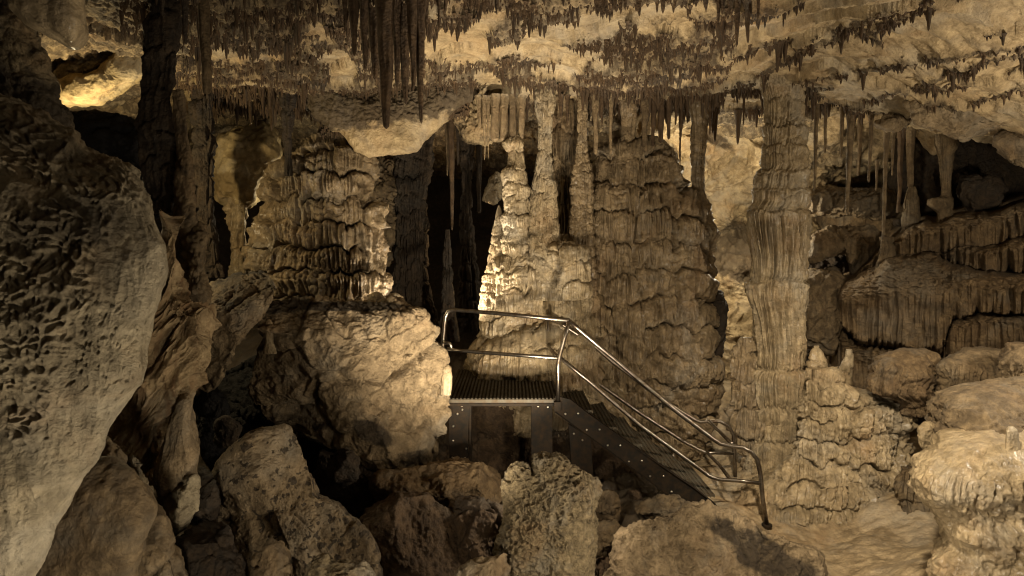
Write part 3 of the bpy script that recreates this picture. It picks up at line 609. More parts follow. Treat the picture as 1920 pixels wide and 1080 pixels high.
# lit rock and dark shafts left of the mound
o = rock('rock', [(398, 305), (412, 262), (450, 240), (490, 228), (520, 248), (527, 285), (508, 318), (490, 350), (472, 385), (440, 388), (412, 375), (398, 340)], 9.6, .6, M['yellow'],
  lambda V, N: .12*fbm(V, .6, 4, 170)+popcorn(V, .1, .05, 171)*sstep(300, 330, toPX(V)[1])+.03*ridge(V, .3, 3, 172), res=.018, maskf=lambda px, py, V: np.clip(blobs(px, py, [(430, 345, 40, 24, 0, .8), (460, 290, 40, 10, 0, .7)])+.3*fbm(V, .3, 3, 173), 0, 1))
thing(o, 'yellow lit rock seen left of the broad mound', 'rock')
o = formation('flowstone_drapery', [(370, 425, 470), (400, 420, 468), (430, 425, 462), (460, 432, 458), (490, 430, 462), (520, 428, 465)], 9.3, M['pale'], dk=.6, res=.014, disp=flowD(34, .6, .03, .07, .03, .05))
thing(o, 'pinkish flowstone curtain below the yellow lit rock', 'flowstone')
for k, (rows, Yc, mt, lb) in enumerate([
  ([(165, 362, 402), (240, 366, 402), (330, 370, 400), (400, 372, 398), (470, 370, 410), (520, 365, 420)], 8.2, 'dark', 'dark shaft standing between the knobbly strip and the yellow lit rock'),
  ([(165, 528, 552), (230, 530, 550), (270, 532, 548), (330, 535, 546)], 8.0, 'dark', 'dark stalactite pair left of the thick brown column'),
  ([(250, 735, 812), (300, 740, 808), (380, 742, 795), (450, 738, 798), (520, 740, 800), (590, 730, 820), (640, 720, 840)], 10.6, 'dark', 'massive column coloured dark for shade at the left of the dark passage'),  # dark stone puts the passage shade into the colour
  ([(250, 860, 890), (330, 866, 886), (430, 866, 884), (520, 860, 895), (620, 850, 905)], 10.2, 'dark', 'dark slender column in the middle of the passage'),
  ([(430, 836, 842), (480, 832, 846), (540, 830, 848), (600, 826, 850), (640, 822, 858)], 9.2, 'dark', 'tapering stalagmite rising to meet the long stalactite in the passage')]):  # dark stone here too, as painted shade of the passage
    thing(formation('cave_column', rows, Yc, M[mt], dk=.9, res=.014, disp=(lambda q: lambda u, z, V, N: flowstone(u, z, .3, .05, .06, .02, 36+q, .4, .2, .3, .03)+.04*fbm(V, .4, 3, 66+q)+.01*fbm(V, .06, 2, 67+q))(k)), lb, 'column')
o = rock('ceiling_slab', [(560, 160), (900, 155), (885, 185), (845, 218), (803, 262), (782, 288), (735, 291), (690, 292), (664, 282), (640, 248), (590, 215)], 8.35, .38, M['ceil'], lambda V, N: .07*fbm(V, .7, 3, 174)+.015*ridge(V, .25, 4, 175)+sstep(240, 225, toPX(V)[1]-.16*(700-toPX(V)[0]))*(popcorn(V, .05, .03, 178)+popcorn(V, .13, .03, 179)), res=.012, flat=.45,
  maskf=lambda px, py, V: np.clip(1.15-(py-(236-.16*(px-650)))/10*.5-.2+.5*fbm(V, .15, 3, 176), 0, 1)*sstep(262, 240, py))
thing(o, 'pale smooth rock slab hanging over the dark passage', 'rock')
o = rock('ceiling_slab', [(840, 180), (880, 170), (925, 200), (950, 262), (905, 272), (870, 262), (850, 225)], 8.9, .4, M['ceil'], rockD(18, .08, .05, .4, .03), res=.014, maskf=lambda px, py, V: np.clip(.4+.6*fbm(V, .2, 3, 177), 0, 1))
thing(o, 'knobbly ceiling rock above the passage left of the stalactite row', 'rock')
o = rock('rock', [(903, 375), (918, 335), (932, 318), (940, 345), (938, 372), (925, 383)], 10.0, .2, M['pale'], rockD(19, .03, .05, .3, .01), res=.015)
thing(o, 'pale angular rock fragment in the passage beside the layered columns', 'rock')
o = rock('rock', [(690, 290), (735, 300), (742, 380), (738, 480), (720, 500), (705, 400)], 10.8, .4, M['brown'], rockD(20, .1, .1, .5, .05), res=.02)
thing(o, 'fractured brown rock just right of the broad mound in shade', 'rock')
# ------------------------------------------------------------------ central massif with its columns
o = formation('flowstone_massif', [(262, 1150, 1243), (285, 1118, 1262), (320, 1104, 1280), (345, 1096, 1290), (380, 1090, 1318), (400, 1088, 1334), (450, 1080, 1338), (500, 1072, 1338), (560, 1062, 1336), (600, 1055, 1345), (650, 1050, 1338), (680, 1050, 1348), (720, 1060, 1345), (790, 1080, 1328), (850, 1095, 1312), (940, 1110, 1310)], 8.8, M['drape'], dk=.72, res=.0115,
  disp=flowD(5, .38, .14, .05, .020, .08, .36, .25, hkw=.3), power=2.3)
thing(o, 'huge layered flowstone massif behind the stair', 'flowstone massif')
o = formation('flowstone_apron', [(440, 1005, 1085), (475, 940, 1100), (500, 916, 1108), (540, 908, 1120), (560, 905, 1125), (600, 898, 1135), (640, 888, 1150), (665, 880, 1160), (700, 882, 1170), (760, 890, 1180), (900, 900, 1190)], 8.35, M['pale'], dk=.62, res=.0115, disp=flowD(6, .30, .10, .045, .016, .07, .4, .22, hkw=.3), power=2.3)
thing(o, 'bright flowstone apron behind the landing rail', 'flowstone')
for k, (rows, Yc, mt, D, lb) in enumerate([
  ([(255, 955, 978), (268, 945, 984), (285, 952, 982), (310, 950, 984), (322, 940, 987), (350, 943, 989), (395, 945, 990), (403, 942, 990), (440, 946, 989), (450, 941, 991), (485, 944, 990), (500, 940, 992), (560, 930, 994)], 8.1, 'pale', flowD(50, .20, .035, .035, .010, .03, .25, .2, cola=0), 'ribbed pale column, leftmost of the tall ones on the bright apron'),
  ([(165, 1003, 1042), (195, 1006, 1038), (230, 1009, 1034), (300, 1007, 1034), (330, 1003, 1036), (345, 998, 1042), (372, 996, 1045), (380, 993, 1045), (420, 992, 1046), (450, 990, 1050), (470, 989, 1066), (520, 988, 1090), (560, 985, 1098)], 8.15, 'pale', flowD(51, .28, .03, .04, .010, .03, .3, .2, cola=0), 'pale column with a smooth upper shaft, second from the left on the apron'),
  ([(165, 1080, 1104), (230, 1083, 1101), (280, 1081, 1102), (315, 1076, 1108), (335, 1072, 1112), (400, 1070, 1113), (440, 1068, 1114), (500, 1066, 1116), (560, 1062, 1118)], 8.2, 'drape', flowD(52, .14, .022, .04, .008, .025, .5, .2, cola=0), 'slender rough column against the left flank of the massif'),
  ([(385, 934, 937), (400, 930, 941), (430, 924, 945), (470, 918, 950), (520, 908, 955), (600, 898, 965)], 8.25, 'pale', flowD(53, .13, .025, .035, .008, .02, .4, .2, cola=0), 'pointed stalagmite at the left end of the bright apron'),
  ([(165, 1155, 1200), (200, 1162, 1196), (260, 1163, 1192), (280, 1155, 1196), (310, 1145, 1205)], 8.5, 'drape', shaftD(54, .05, .012, .03), 'thick grey column standing on top of the massif'),
  ([(165, 1288, 1336), (200, 1293, 1329), (270, 1297, 1326), (330, 1294, 1320), (365, 1296, 1322), (400, 1300, 1330), (440, 1295, 1340)], 8.6, 'drape', shaftD(55, .06, .014, .03, .012), 'straight column between the massif and the tall column')]):
    thing(formation('cave_column', rows, Yc, M[mt], dk=.95, res=.010, disp=D), lb, 'column')
thing(formation('flowstone_bulge', [(452, 1045, 1075), (462, 1030, 1098), (480, 1025, 1106), (520, 1030, 1108), (560, 1035, 1110)], 7.95, M['pale'], dk=.8, res=.0105, disp=flowD(56, .25, .05, .04, .014, .04)), 'rounded bright bulge low on the apron between two columns', 'flowstone')
thing(formation('flowstone_bulge', [(600, 1015, 1060), (625, 945, 1100), (645, 905, 1120), (680, 890, 1130), (720, 900, 1140), (800, 920, 1150)], 7.9, M['pale'], dk=.55, res=.0105, disp=flowD(57, .34, .05, .045, .012, .07)), 'low swelling of flowstone right behind the landing', 'flowstone')
thing(rock('rock', [(1338, 560), (1350, 545), (1358, 580), (1355, 650), (1345, 700), (1350, 760), (1335, 760), (1334, 640)], 8.9, .25, M['dark'], rockD(21, .05, .05, .4, .02), res=.015), 'thin dark rock fin along the right edge of the massif', 'rock')
thing(formation('flowstone_curtain', [(185, 1030, 1100), (260, 1034, 1096), (340, 1036, 1094), (420, 1040, 1090), (480, 1035, 1095)], 9.0, M['brown'], dk=.5, res=.013, disp=flowD(59, .5, .05, .05, .03, .06)), 'brown flowstone curtain filling the gap between the smooth shaft and the rough column', 'flowstone')
# ------------------------------------------------------------------ tall column and its base
def tallD(u, z, V, N):
    px, py = toPX(V); low = sstep(400, 430, py); 
    fl = 1-2*np.abs(perlin(V3(u/.055, z/1.3, 4), 180)); fl2 = 1-2*np.abs(perlin(V3(u/.025, z/.6, 4), 181))
    lip = 0
    for p in (232, 268, 314, 350, 392, 524, 692, 765, 830):
        t = py-p-5*fl-6*perlin(V3(u/.3, p, 1), 185); a_ = 1.0 if p > 380 else .7
        lip = lip + a_*(.040*np.exp(-np.maximum(t, 0)/26)*sstep(-2, 5, t) - .035*np.exp(-((t+2)/4)**2))
    return lip+.35*flowstone(u, z, .24, .055*(1-low*.6), .05, .010, 182, .25, .2, .4, 0)+(.3+.7*low)*(.070*fl+.022*fl2)+.03*fbm(V, .4, 3, 183)+.005*fbm(V, .03, 3, 184)
o = formation('cave_column', [(160, 1418, 1520), (195, 1430, 1514), (250, 1428, 1513), (290, 1426, 1514), (316, 1424, 1519), (335, 1415, 1516), (352, 1410, 1520), (382, 1406, 1522), (392, 1398, 1521), (400, 1399, 1520), (425, 1404, 1515), (520, 1412, 1508), (526, 1408, 1508), (600, 1416, 1507), (690, 1420, 1504), (700, 1412, 1508), (760, 1415, 1508), (840, 1410, 1510), (930, 1395, 1520)], 7.9, M['pale'], dk=.85, res=.0095, disp=tallD, power=2.5)
thing(o, 'tall fluted floor to ceiling column right of the massif', 'column')
o = formation('flowstone_mound', [(632, 1388, 1412), (650, 1380, 1425), (680, 1370, 1440), (700, 1367, 1485), (745, 1366, 1495), (800, 1372, 1500), (850, 1385, 1510), (890, 1392, 1530), (960, 1390, 1540)], 8.0, M['drape'], dk=.7, res=.0105, disp=flowD(58, .34, .07, .05, .022, .06))
thing(o, 'fluted flowstone base hugging the left side of the tall column', 'flowstone mound')
# ------------------------------------------------------------------ right side terraces
for k, (nm, rows, Yc, mt, dk, D, lb) in enumerate([
  ('stalagmite', [(648, 1526, 1536), (665, 1520, 1545), (690, 1515, 1556), (740, 1510, 1570), (800, 1505, 1585), (860, 1500, 1600)], 7.6, 'pale', .8, flowD(300, .2, .03, .05, .006, .05), 'rounded stalagmite just right of the tall column'),
  ('stalagmite', [(655, 1588, 1598), (672, 1583, 1602), (690, 1574, 1603), (715, 1570, 1604), (760, 1565, 1610)], 7.9, 'pale', .8, flowD(301, .2, .02, .05, .006, .03), 'smaller stalagmite with a knob top beside the reddish dome'),
  ('flowstone_dome', [(655, 1690, 1740), (672, 1650, 1765), (700, 1630, 1775), (730, 1625, 1772), (748, 1680, 1755), (775, 1700, 1745)], 7.2, 'rust', .7, terrD(302), 'reddish brown dome with a dripping rim'),
  ('flowstone_terrace', [(738, 1570, 1630), (752, 1550, 1675), (775, 1540, 1700), (808, 1540, 1704), (822, 1545, 1700), (845, 1545, 1716), (895, 1540, 1724), (912, 1540, 1716), (940, 1540, 1722), (1000, 1540, 1720)], 7.35, 'pale', .62, bankD(303, .36, .16), 'pale terraced flowstone with two rows of drips under the reddish dome'),
  ('flowstone_mound', [(690, 1512, 1570), (720, 1505, 1590), (760, 1500, 1605), (800, 1495, 1615), (840, 1485, 1625), (880, 1455, 1640), (910, 1405, 1655), (935, 1370, 1665), (990, 1360, 1660)], 7.3, 'pale', .7, bankD(305, .22, .09), 'lumpy pale flowstone bank between the tall column and the terraces'),
  ('flowstone_dome', [(655, 1810, 1900), (670, 1775, 1935), (695, 1768, 1960), (725, 1772, 1970), (760, 1790, 1980)], 6.9, 'brown', .7, terrD(306), 'low brown dome right of the reddish one'),
  ('flowstone_dome', [(645, 1900, 1960), (665, 1880, 2020), (690, 1872, 2040), (720, 1880, 2040), (745, 1905, 2050)], 6.2, 'brown', .7, terrD(307), 'striped flowstone lobe cut by the right edge of the view'),
  ('flowstone_mound', [(880, 1690, 1730), (910, 1680, 1745), (950, 1690, 1760), (1000, 1690, 1780)], 6.6, 'brown', .8, flowD(308, .2, .03, .05, .02, .05), 'brown lump in the crevice left of the pale cascade'),
  ('flowstone_dome', [(716, 1850, 1940), (730, 1790, 2050), (755, 1768, 2150), (790, 1758, 2200), (830, 1760, 2250), (880, 1790, 2250), (920, 1800, 2250)], 5.2, 'brown', .7, lambda u, z, V, N: .08*fbm(V, .5, 4, 320)+.03*ridge(V*np.array([1, 1, 2.0]), .18, 4, 321)+popcorn(V, .05, .012, 331)+.006*fbm(V, .04, 3, 322), 'smooth brown dome behind the pale cascade'),
  ('flowstone_cascade', [(793, 1850, 1990), (808, 1790, 2100), (830, 1748, 2200), (855, 1724, 2260), (880, 1719, 2300), (900, 1722, 2300), (930, 1742, 2300), (955, 1752, 2300), (975, 1758, 2300), (1010, 1748, 2300), (1040, 1756, 2300), (1075, 1790, 2300), (1130, 1810, 2300), (1250, 1830, 2300)], 4.7, 'pale', .6,
    lambda u, z, V, N: .09*fbm(V, .42, 4, 323)+.02*ridge(V, .12, 3, 329)+.005*fbm(V, .03, 3, 324)+sstep(-.2, .3, fbm(V, .3, 2, 330))*sstep(875, 905, toPX(V)[1])*sstep(985, 940, toPX(V)[1])*(.04*(1-2*np.abs(perlin(V3(u/.055, z/.5, 1), 325))))+sstep(830, 860, toPX(V)[1])*popcorn(V, .05, .016, 326)-.06*sstep(930, 985, toPX(V)[1])*sstep(1050, 985, toPX(V)[1]), 'bright pale flowstone cascade with dripping rim at the lower right'),
  ('stalagmite', [(800, 1890, 1900), (806, 1886, 1908), (830, 1885, 1912), (850, 1882, 1916), (870, 1875, 1925)], 4.3, 'pale', .9, shaftD(327, .03, .003, .01, .008), 'short stub of a stalagmite on top of the pale cascade'),
  ('cave_coral', [(790, 1732, 1745), (800, 1722, 1758), (820, 1722, 1760), (835, 1726, 1752), (850, 1735, 1750)], 5.0, 'pale', .9, knobD(328, .03, .02, .03), 'knotty coral growth at the left lip of the pale cascade'),
  ]):
    thing(formation(nm, rows, Yc, M[mt], dk=dk, res=.0105 if Yc > 6 else .008, disp=D), lb, nm.split('_')[-1] if nm != 'cave_coral' else 'cave coral')
# tiered flowstone wall on the right: each tier is a knobbly shoulder, a rim, hanging draperies and an undercut
def curve(pts):
    P = np.array(pts, float); return lambda x: np.interp(x, P[:, 0], P[:, 1])
T_ = [curve([(1480, 560), (1600, 520), (1640, 480), (1668, 462), (1700, 430), (1760, 414), (1850, 400), (1920, 385), (2400, 360)]),
      curve([(1480, 561), (1600, 521), (1660, 482), (1700, 474), (1755, 472), (1780, 468), (1850, 455), (1920, 440), (2400, 420)]),
      curve([(1480, 562), (1600, 522), (1661, 484), (1700, 476), (1756, 474), (1785, 494), (1830, 505), (1920, 512), (2400, 500)]),
      curve([(1480, 650), (1570, 598), (1600, 636), (1640, 650), (1680, 654), (1720, 664), (1765, 664), (1785, 600), (1830, 585), (1920, 592), (2400, 600)]),
      curve([(1480, 651), (1570, 600), (1600, 638), (1640, 652), (1680, 656), (1720, 666), (1766, 670), (1850, 676), (1920, 655), (2400, 660)]),
      curve([(1480, 760), (2400, 760)])]
def tier_wall(T_, AMP, RIM, xr, yr, Yf, mat, seed, dx=1.5, dy=.85, knob=.05):
    gxx, gyy = np.meshgrid(np.arange(xr[0], xr[1], dx), np.arange(yr[0], yr[1], dy))
    Yb = Yf(gxx, gyy); P0 = PW(gxx, gyy, Yb)
    U = np.cumsum(np.concatenate([[0], np.hypot(np.diff(P0[0, :, 0]), np.diff(P0[0, :, 1]))]))[None, :]+0*gxx; Zz = P0[..., 2]
    fl = 1-2.3*np.abs(perlin(V3(U/.085+.2*perlin(V3(U/.3, Zz/.3), seed), Zz/1.6, 1), seed+1)); flb = 1-2.3*np.abs(perlin(V3(U/.036, Zz/.8, 2), seed+2)); wv = fbm(V3(U, Zz, 0)*np.array([1, .4, 1]), .35, 3, seed+3)
    out = np.zeros_like(gxx); kk = np.zeros_like(gxx); n = len(AMP)
    for i in range(n):
        t0 = T_[i](gxx)+7*wv; t1 = T_[i+1](gxx)+7*wv+(9*fl+5*flb)*(i < n-1); h = np.maximum(t1-t0, 1e-3)
        ins = (gyy >= t0) & (gyy < t1) & (h > 5); s_ = np.clip((gyy-t0)/h, 0, 1); r = RIM[i]
        sh = np.sqrt(np.clip(1-(1-np.clip(s_/r, 0, 1))**2, 0, 1)); fall = sstep(.90, 1.0, s_); sc_h = np.clip(h/60, .2, 1)
        drp = sstep(r*.7, r*1.15, s_)
        o_ = AMP[i]*sc_h*(sh-.22*np.clip((s_-r)/(1-r), 0, 1))*(1-.9*fall) + drp*(1-fall)*(.050*fl+.018*flb)*sc_h + (1-drp)*(knob*ridge(V3(U, Zz*1.8, i), .16, 3, seed+4)+.02*fl)
        out = np.where(ins, o_, out); kk = np.where(ins, drp, kk)
    above = gyy < T_[0](gxx)+7*wv
    out = np.where(above, -1.6*sstep(0, 26, T_[0](gxx)+7*wv-gyy), out)
    Yw = Yb-out+.14*fbm(P0, .7, 3, seed+5)-popcorn(P0, .07, .03, seed+6)*(1-kk)*(~above)-.008*fbm(P0, .05, 3, seed+7)
    return mesh_obj('tiered_flowstone', PW(gxx, gyy, Yw), grid_faces(*gxx.shape), mat, np.clip(.30*above+.35*sstep(.1, .6, fbm(P0, .5, 3, seed+8)), 0, 1))
o = tier_wall(T_, [.30, .34, .62, .40, .25], [.35, .35, .42, .22, .3], (1490, 2330), (352, 775), lambda x, y: np.interp(x, [1490, 1540, 1580, 1660, 1780, 1920, 2100, 2330], [11.2, 10.4, 9.5, 9.1, 8.9, 8.3, 7.2, 6.2]), M['rust'], 600)
tag(o, 'tiered rusty brown flowstone with long draperies on the right hand wall', 'flowstone')
# rocks of the dark upper right
for k, (pl, Yr, T, mt, lb) in enumerate([
  ([(1505, 365), (1560, 350), (1640, 372), (1665, 360), (1690, 400), (1640, 402), (1560, 398), (1510, 400)], 10.2, .5, 'brown', 'hanging rock lip above the dark hollow right of the tall column'),
  ([(1505, 440), (1560, 425), (1640, 432), (1665, 440), (1650, 480), (1620, 500), (1600, 520), (1590, 470), (1540, 480), (1505, 500)], 9.8, .4, 'brown', 'rock bridge below the dark hollow right of the tall column'),
  ([(1500, 520), (1560, 500), (1600, 540), (1590, 620), (1560, 660), (1500, 650)], 9.6, .5, 'brown', 'brown rock right beside the middle of the tall column'),
  ([(1500, 470), (1600, 480), (1660, 500), (1700, 640), (1660, 720), (1500, 720)], 10.6, .4, 'dark', 'dark recessed rock behind the right hand stalagmites'),
  ([(1690, 250), (1720, 230), (1800, 235), (1880, 240), (2050, 260), (2050, 400), (1850, 400), (1760, 420), (1680, 420), (1670, 330)], 10.4, .5, 'dark', 'dark fluted rock below the right hand ceiling'),
  ([(1660, 215), (1700, 200), (1735, 215), (1690, 240), (1683, 248), (1640, 235)], 7.8, .2, 'boulder', 'broken angular block wedged under the right hand ceiling'),
  ([(1700, 190), (1800, 180), (1880, 190), (2100, 180), (2100, 235), (1920, 235), (1840, 240), (1815, 262), (1770, 258), (1720, 235)], 7.3, .35, 'boulder', 'smooth low hanging roof rock at the right'),
  ([(1800, 330), (1860, 320), (1890, 350), (1870, 385), (1820, 395), (1790, 370)], 9.0, .25, 'dark', 'heap of dark cobbles in the black hollow at the right'),
  ([(1870, 255), (1925, 250), (2050, 250), (2050, 310), (1920, 320), (1880, 300)], 7.4, .25, 'brown', 'knobbly rock hanging at the right edge under the roof')]):
    thing(rock('rock', pl, Yr, T, M[mt], (lambda kk: lambda V, N: .1*fbm(V, .6, 4, 340+kk)+crag(V, .5, .05, 350+kk)+.04*ridge(V*np.array([1, 1, .5]), .2, 3, 360+kk)+.006*fbm(V, .04, 2, 2))(k), res=.015), lb, 'rock')
# ------------------------------------------------------------------ stalactites
def spike_mesh(name, L, r, mat, seed, blunt=.25, seg=10, n=22, bend=.02, top=1.35):
    r_ = np.random.default_rng(seed); t = np.linspace(0, 1, n)
    rad = r*((1-t)**.75*(1-blunt)+blunt)*(1+(top-1)*np.exp(-t*9)); rad[-1] = r*.03
    a = np.linspace(0, 2*math.pi, seg, endpoint=False)
    V = np.zeros((n, seg, 3)); V[..., 0] = rad[:, None]*np.cos(a); V[..., 1] = rad[:, None]*np.sin(a); V[..., 2] = -L*t[:, None]
    Q = V3(np.cos(a)[None]*2+0*t[:, None], np.sin(a)[None]*2+0*t[:, None], (t*L/max(r*4, .02))[:, None]+0*a)
    k = 1+.32*perlin(Q*.6+seed, seed % 50)+.14*perlin(Q*1.7, seed % 50+1)
    V[..., :2] *= k[..., None]
    V[..., 0] += bend*L*perlin(V3(t*2, seed*1.1, 0), 3)[:, None]*t[:, None]; V[..., 1] += bend*L*perlin(V3(t*2, seed*1.7, 4), 3)[:, None]*t[:, None]
    return V
def spike(name, px, w, y0, y1, Yd, mat, label, seed, blunt=.25, group=None, bend=.02):
    A = PW(px, y0, Yd); B = PW(px, y1, Yd); L = A[2]-B[2]; r = w/2/FPX*Yd
    seg = 10 if w < 9 else 28; n = max(16, int(L/.02))
    V = spike_mesh(name, L, r, mat, seed, blunt, seg, n, bend)
    o = mesh_obj(name, V, grid_faces(n, seg, True, flip=True), mat); o.location = A
    return tag(o, label, 'stalactite', group)
# the dark cluster at top centre-left: closest, each its own thing
G = 'big dark stalactites hanging at the top of the view'
for k, (px, w, y1, lb) in enumerate([(662, 22, 105, 'short dark stalactite, leftmost of the big hanging cluster'), (682, 20, 130, 'dark stalactite second from the left in the big cluster'), (700, 30, 150, 'stout dark stalactite near the left of the big cluster'), (722, 34, 242, 'longest stalactite of the big dark cluster'),
   (742, 20, 165, 'dark stalactite just right of the longest one'), (757, 26, 195, 'dark stalactite in the middle right of the big cluster'), (772, 20, 170, 'narrow dark stalactite beside the rightmost long one'), (787, 22, 232, 'long dark stalactite at the right end of the big cluster'), (800, 10, 70, 'thin short stalactite right of the big cluster'), (822, 7, 60, 'thin stalactite hanging against the bright roof'),
   (645, 12, 60, 'small dark stalactite left of the big cluster'), (712, 14, 110, 'slim stalactite squeezed in the left half of the big cluster'), (732, 12, 125, 'slim stalactite behind the longest one')]):
    spike('stalactite', px, w, -40, y1, 5.0+.14*(k % 3), M['drip'], lb, 500+k, .22 if w > 18 else .15, G)
for k, (px, w, y0, y1, Yd, mt, bl, lb) in enumerate([
   (381, 20, -40, 178, 5.1, 'brown', .6, 'long lumpy stalactite hanging left of the crusted roof'), (345, 16, -40, 85, 4.9, 'dark', .2, 'dark pointed stalactite beside the upper left column'), (270, 9, 60, 105, 6.2, 'drip', .3, 'small stalactite over the golden shelf'), (302, 12, -40, 30, 4.8, 'dark', .4, 'short dark stalactite above the upper left column'), (318, 9, -40, 26, 5, 'dark', .4, 'short thin stalactite above the upper left column'),
   (1384, 13, -40, 88, 5.2, 'drip', .2, 'left one of two long stalactites at the top right of centre'), (1404, 14, -40, 82, 5.2, 'drip', .2, 'right one of two long stalactites at the top right of centre'), (1349, 9, -40, 55, 5.2, 'drip', .2, 'slim stalactite left of the long pair at the top'), (1423, 9, -40, 38, 5.1, 'drip', .2, 'short stalactite right of the long pair at the top'), (1470, 6, -20, 52, 5.2, 'drip', .3, 'thin stalactite farther right of the long pair'),
   (908, 9, 180, 300, 7.9, 'drape', .15, 'long needle stalactite at the left end of the row'), (915, 7, 180, 298, 7.95, 'drape', .15, 'needle stalactite touching the leftmost one of the row'), (900, 16, 180, 240, 8.0, 'drape', .2, 'pointed stalactite starting the row over the passage'),
   (929, 17, 178, 266, 8.1, 'drape', .85, 'blunt thick stalactite, first of two over the ledge'), (945, 15, 178, 266, 8.1, 'drape', .85, 'blunt thick stalactite, second of two over the ledge'), (962, 13, 178, 272, 8.05, 'brown', .8, 'rough stalactite joining the ribbed column'), (977, 15, 180, 262, 8.1, 'drape', .6, 'thick stalactite right above the ribbed column'),
   (1117, 12, 175, 290, 8.3, 'drape', .6, 'straight stalactite left of the thick grey column'), (1146, 8, 175, 290, 8.2, 'drape', .5, 'thin stalactite beside the thick grey column'), (1129, 6, 175, 240, 8.2, 'drip', .3, 'short thin stalactite between the two straight ones'), (1064, 8, 178, 235, 8.3, 'drip', .4, 'small stalactite left of the slender rough column'), (1052, 9, 178, 222, 8.3, 'drip', .4, 'stumpy stalactite right of the smooth shaft'),
   (1210, 13, 172, 285, 8.4, 'brown', .7, 'brown stalactite right of the thick grey column'), (1226, 10, 172, 275, 8.4, 'drip', .5, 'brown stalactite over the middle of the massif top'), (1240, 13, 172, 268, 8.4, 'drip', .6, 'dark stalactite over the right part of the massif top'), (1255, 10, 172, 262, 8.4, 'drip', .5, 'dark stalactite at the right end of the massif top'), (1268, 8, 172, 235, 8.4, 'drip', .3, 'short stalactite past the right end of the massif top'),
   (1278, 6, 172, 312, 8.5, 'drip', .3, 'thin needle stalactite in front of the bright gap'), (1332, 7, 175, 254, 8.4, 'drip', .3, 'needle stalactite at the right side of the straight column'), (1395, 5, 178, 235, 8.3, 'drip', .3, 'thin stalactite left of the tall column'),
   (846, 12, 205, 432, 8.8, 'drip', .3, 'very long stalactite hanging in the dark passage'), (838, 8, 205, 330, 8.9, 'brown', .3, 'thin companion of the very long passage stalactite'), (858, 7, 230, 310, 9, 'dark', .3, 'short dark stalactite in the passage'), (898, 12, 240, 400, 10.2, 'dark', .5, 'dark stalactite deep in the passage by the apron'),
   (1532, 8, 185, 358, 8.2, 'brown', .45, 'long thin stalactite right of the tall column'), (1549, 7, 190, 288, 8.6, 'brown', .4, 'thin stalactite second to the right of the tall column'), (1580, 8, 190, 298, 8.6, 'brown', .45, 'straight brown stalactite left of the longest right hand one'), (1596, 13, 190, 403, 8.0, 'brown', .3, 'longest stalactite on the right, with a knotted tip'),
   (1614, 9, 195, 330, 9.2, 'rust', .5, 'rusty stalactite behind the longest right hand one'), (1634, 8, 215, 342, 8.4, 'brown', .4, 'thin brown stalactite under the broken block'), (1663, 8, 240, 455, 8.5, 'brown', .6, 'thin column like stalactite reaching down to the rock bridge'), (1645, 5, 300, 358, 8.8, 'brown', .5, 'short straw stalactite near the rock bridge'), (1676, 6, 240, 330, 8.6, 'brown', .4, 'small stalactite right of the broken block'),
   (1690, 10, 240, 400, 9.2, 'drip', .5, 'brown shaft in the shade right of the thin column'), (1709, 14, 240, 352, 9.3, 'brown', .7, 'shaded stalactite above its own stub on the right')]):
    spike('stalactite', px, w, y0, y1, Yd, M[mt], lb, 540+k, bl, 'stalactites hanging in view')
for k, (rows, Yc, lb) in enumerate([([(350, 1704, 1716), (370, 1698, 1722), (400, 1694, 1726), (440, 1690, 1730)], 9.2, 'short pillar rising under the shaded stalactite on the right'), ([(225, 1745, 1810), (260, 1752, 1800), (300, 1760, 1788), (340, 1764, 1784), (368, 1762, 1784), (374, 1740, 1786), (384, 1738, 1786), (400, 1758, 1784), (430, 1755, 1790)], 9.0, 'flaring column on a small table in the dark upper right'),
     ([(455, 1618, 1628), (480, 1614, 1630), (510, 1612, 1632)], 9.5, 'little pillar under the rock bridge'), ([(444, 1650, 1672), (460, 1650, 1676), (500, 1640, 1680), (540, 1630, 1690)], 8.9, 'stubby pedestal under the thin column like stalactite')]):
    thing(formation('cave_column', rows, Yc, M['brown'], dk=.9, res=.014, disp=shaftD(400+k, .06, .015, .03)), lb, 'column')
# small stalactites of the crusted bands
def ceil_at(x, y):
    i = np.clip(np.searchsorted(gx, x)-1, 0, len(gx)-2); j = np.clip(np.searchsorted(gy, y)-1, 0, len(gy)-2); return Z[j, i], MK[j, i]
pts = []
NT = 300000
cx = RNG.uniform(-5.6, 6.6, NT); cy = 4.6 + (RNG.random(NT)**1.0)*4.6
cz, cm = ceil_at(cx, cy)
cpx, cpy = toPX(np.stack([cx, cy, cz], -1))
clump = fbm(V3(cx, cy, 0), .22, 3, 48)
keep = (cm > .5) & (RNG.random(NT) < np.clip(.38+.75*clump, .03, 1)*.66*sstep(.45, .8, cm)) & (cpx > 225) & (cpx < 1990) & (cpy > -70)
keep &= ~((cpx < 330) & (cpy > 60))
idx = np.nonzero(keep)[0]
ln = np.clip(.031*np.exp(RNG.normal(0, .58, len(idx))), .012, .26)*(1+.8*np.clip(clump[idx], 0, 1))
rimrow = (cy[idx] > 8.0) & (cpx[idx] > 330); ln = ln*np.where(rimrow, 1.7, 1)
rad = .006+.008*RNG.random(len(idx))+.07*ln; print('small stalactites', len(idx))
size = ln*rad/(cy[idx]**2)
order = np.argsort(-size); inview = (cpx[idx] > 5) & (cpx[idx] < 1915) & (cpy[idx] > 2) & (cpy[idx] < 260)
big = [i for i in order if inview[i]][:300]; bigset = set(big)
var = [spike_mesh('v', 1, 1, None, 900+k, .25, 5, 6, .0, 1.7) for k in range(16)]
rest = [i for i in order if i not in bigset]
fc = grid_faces(6, 5, True, flip=True); VS = []; FS = []
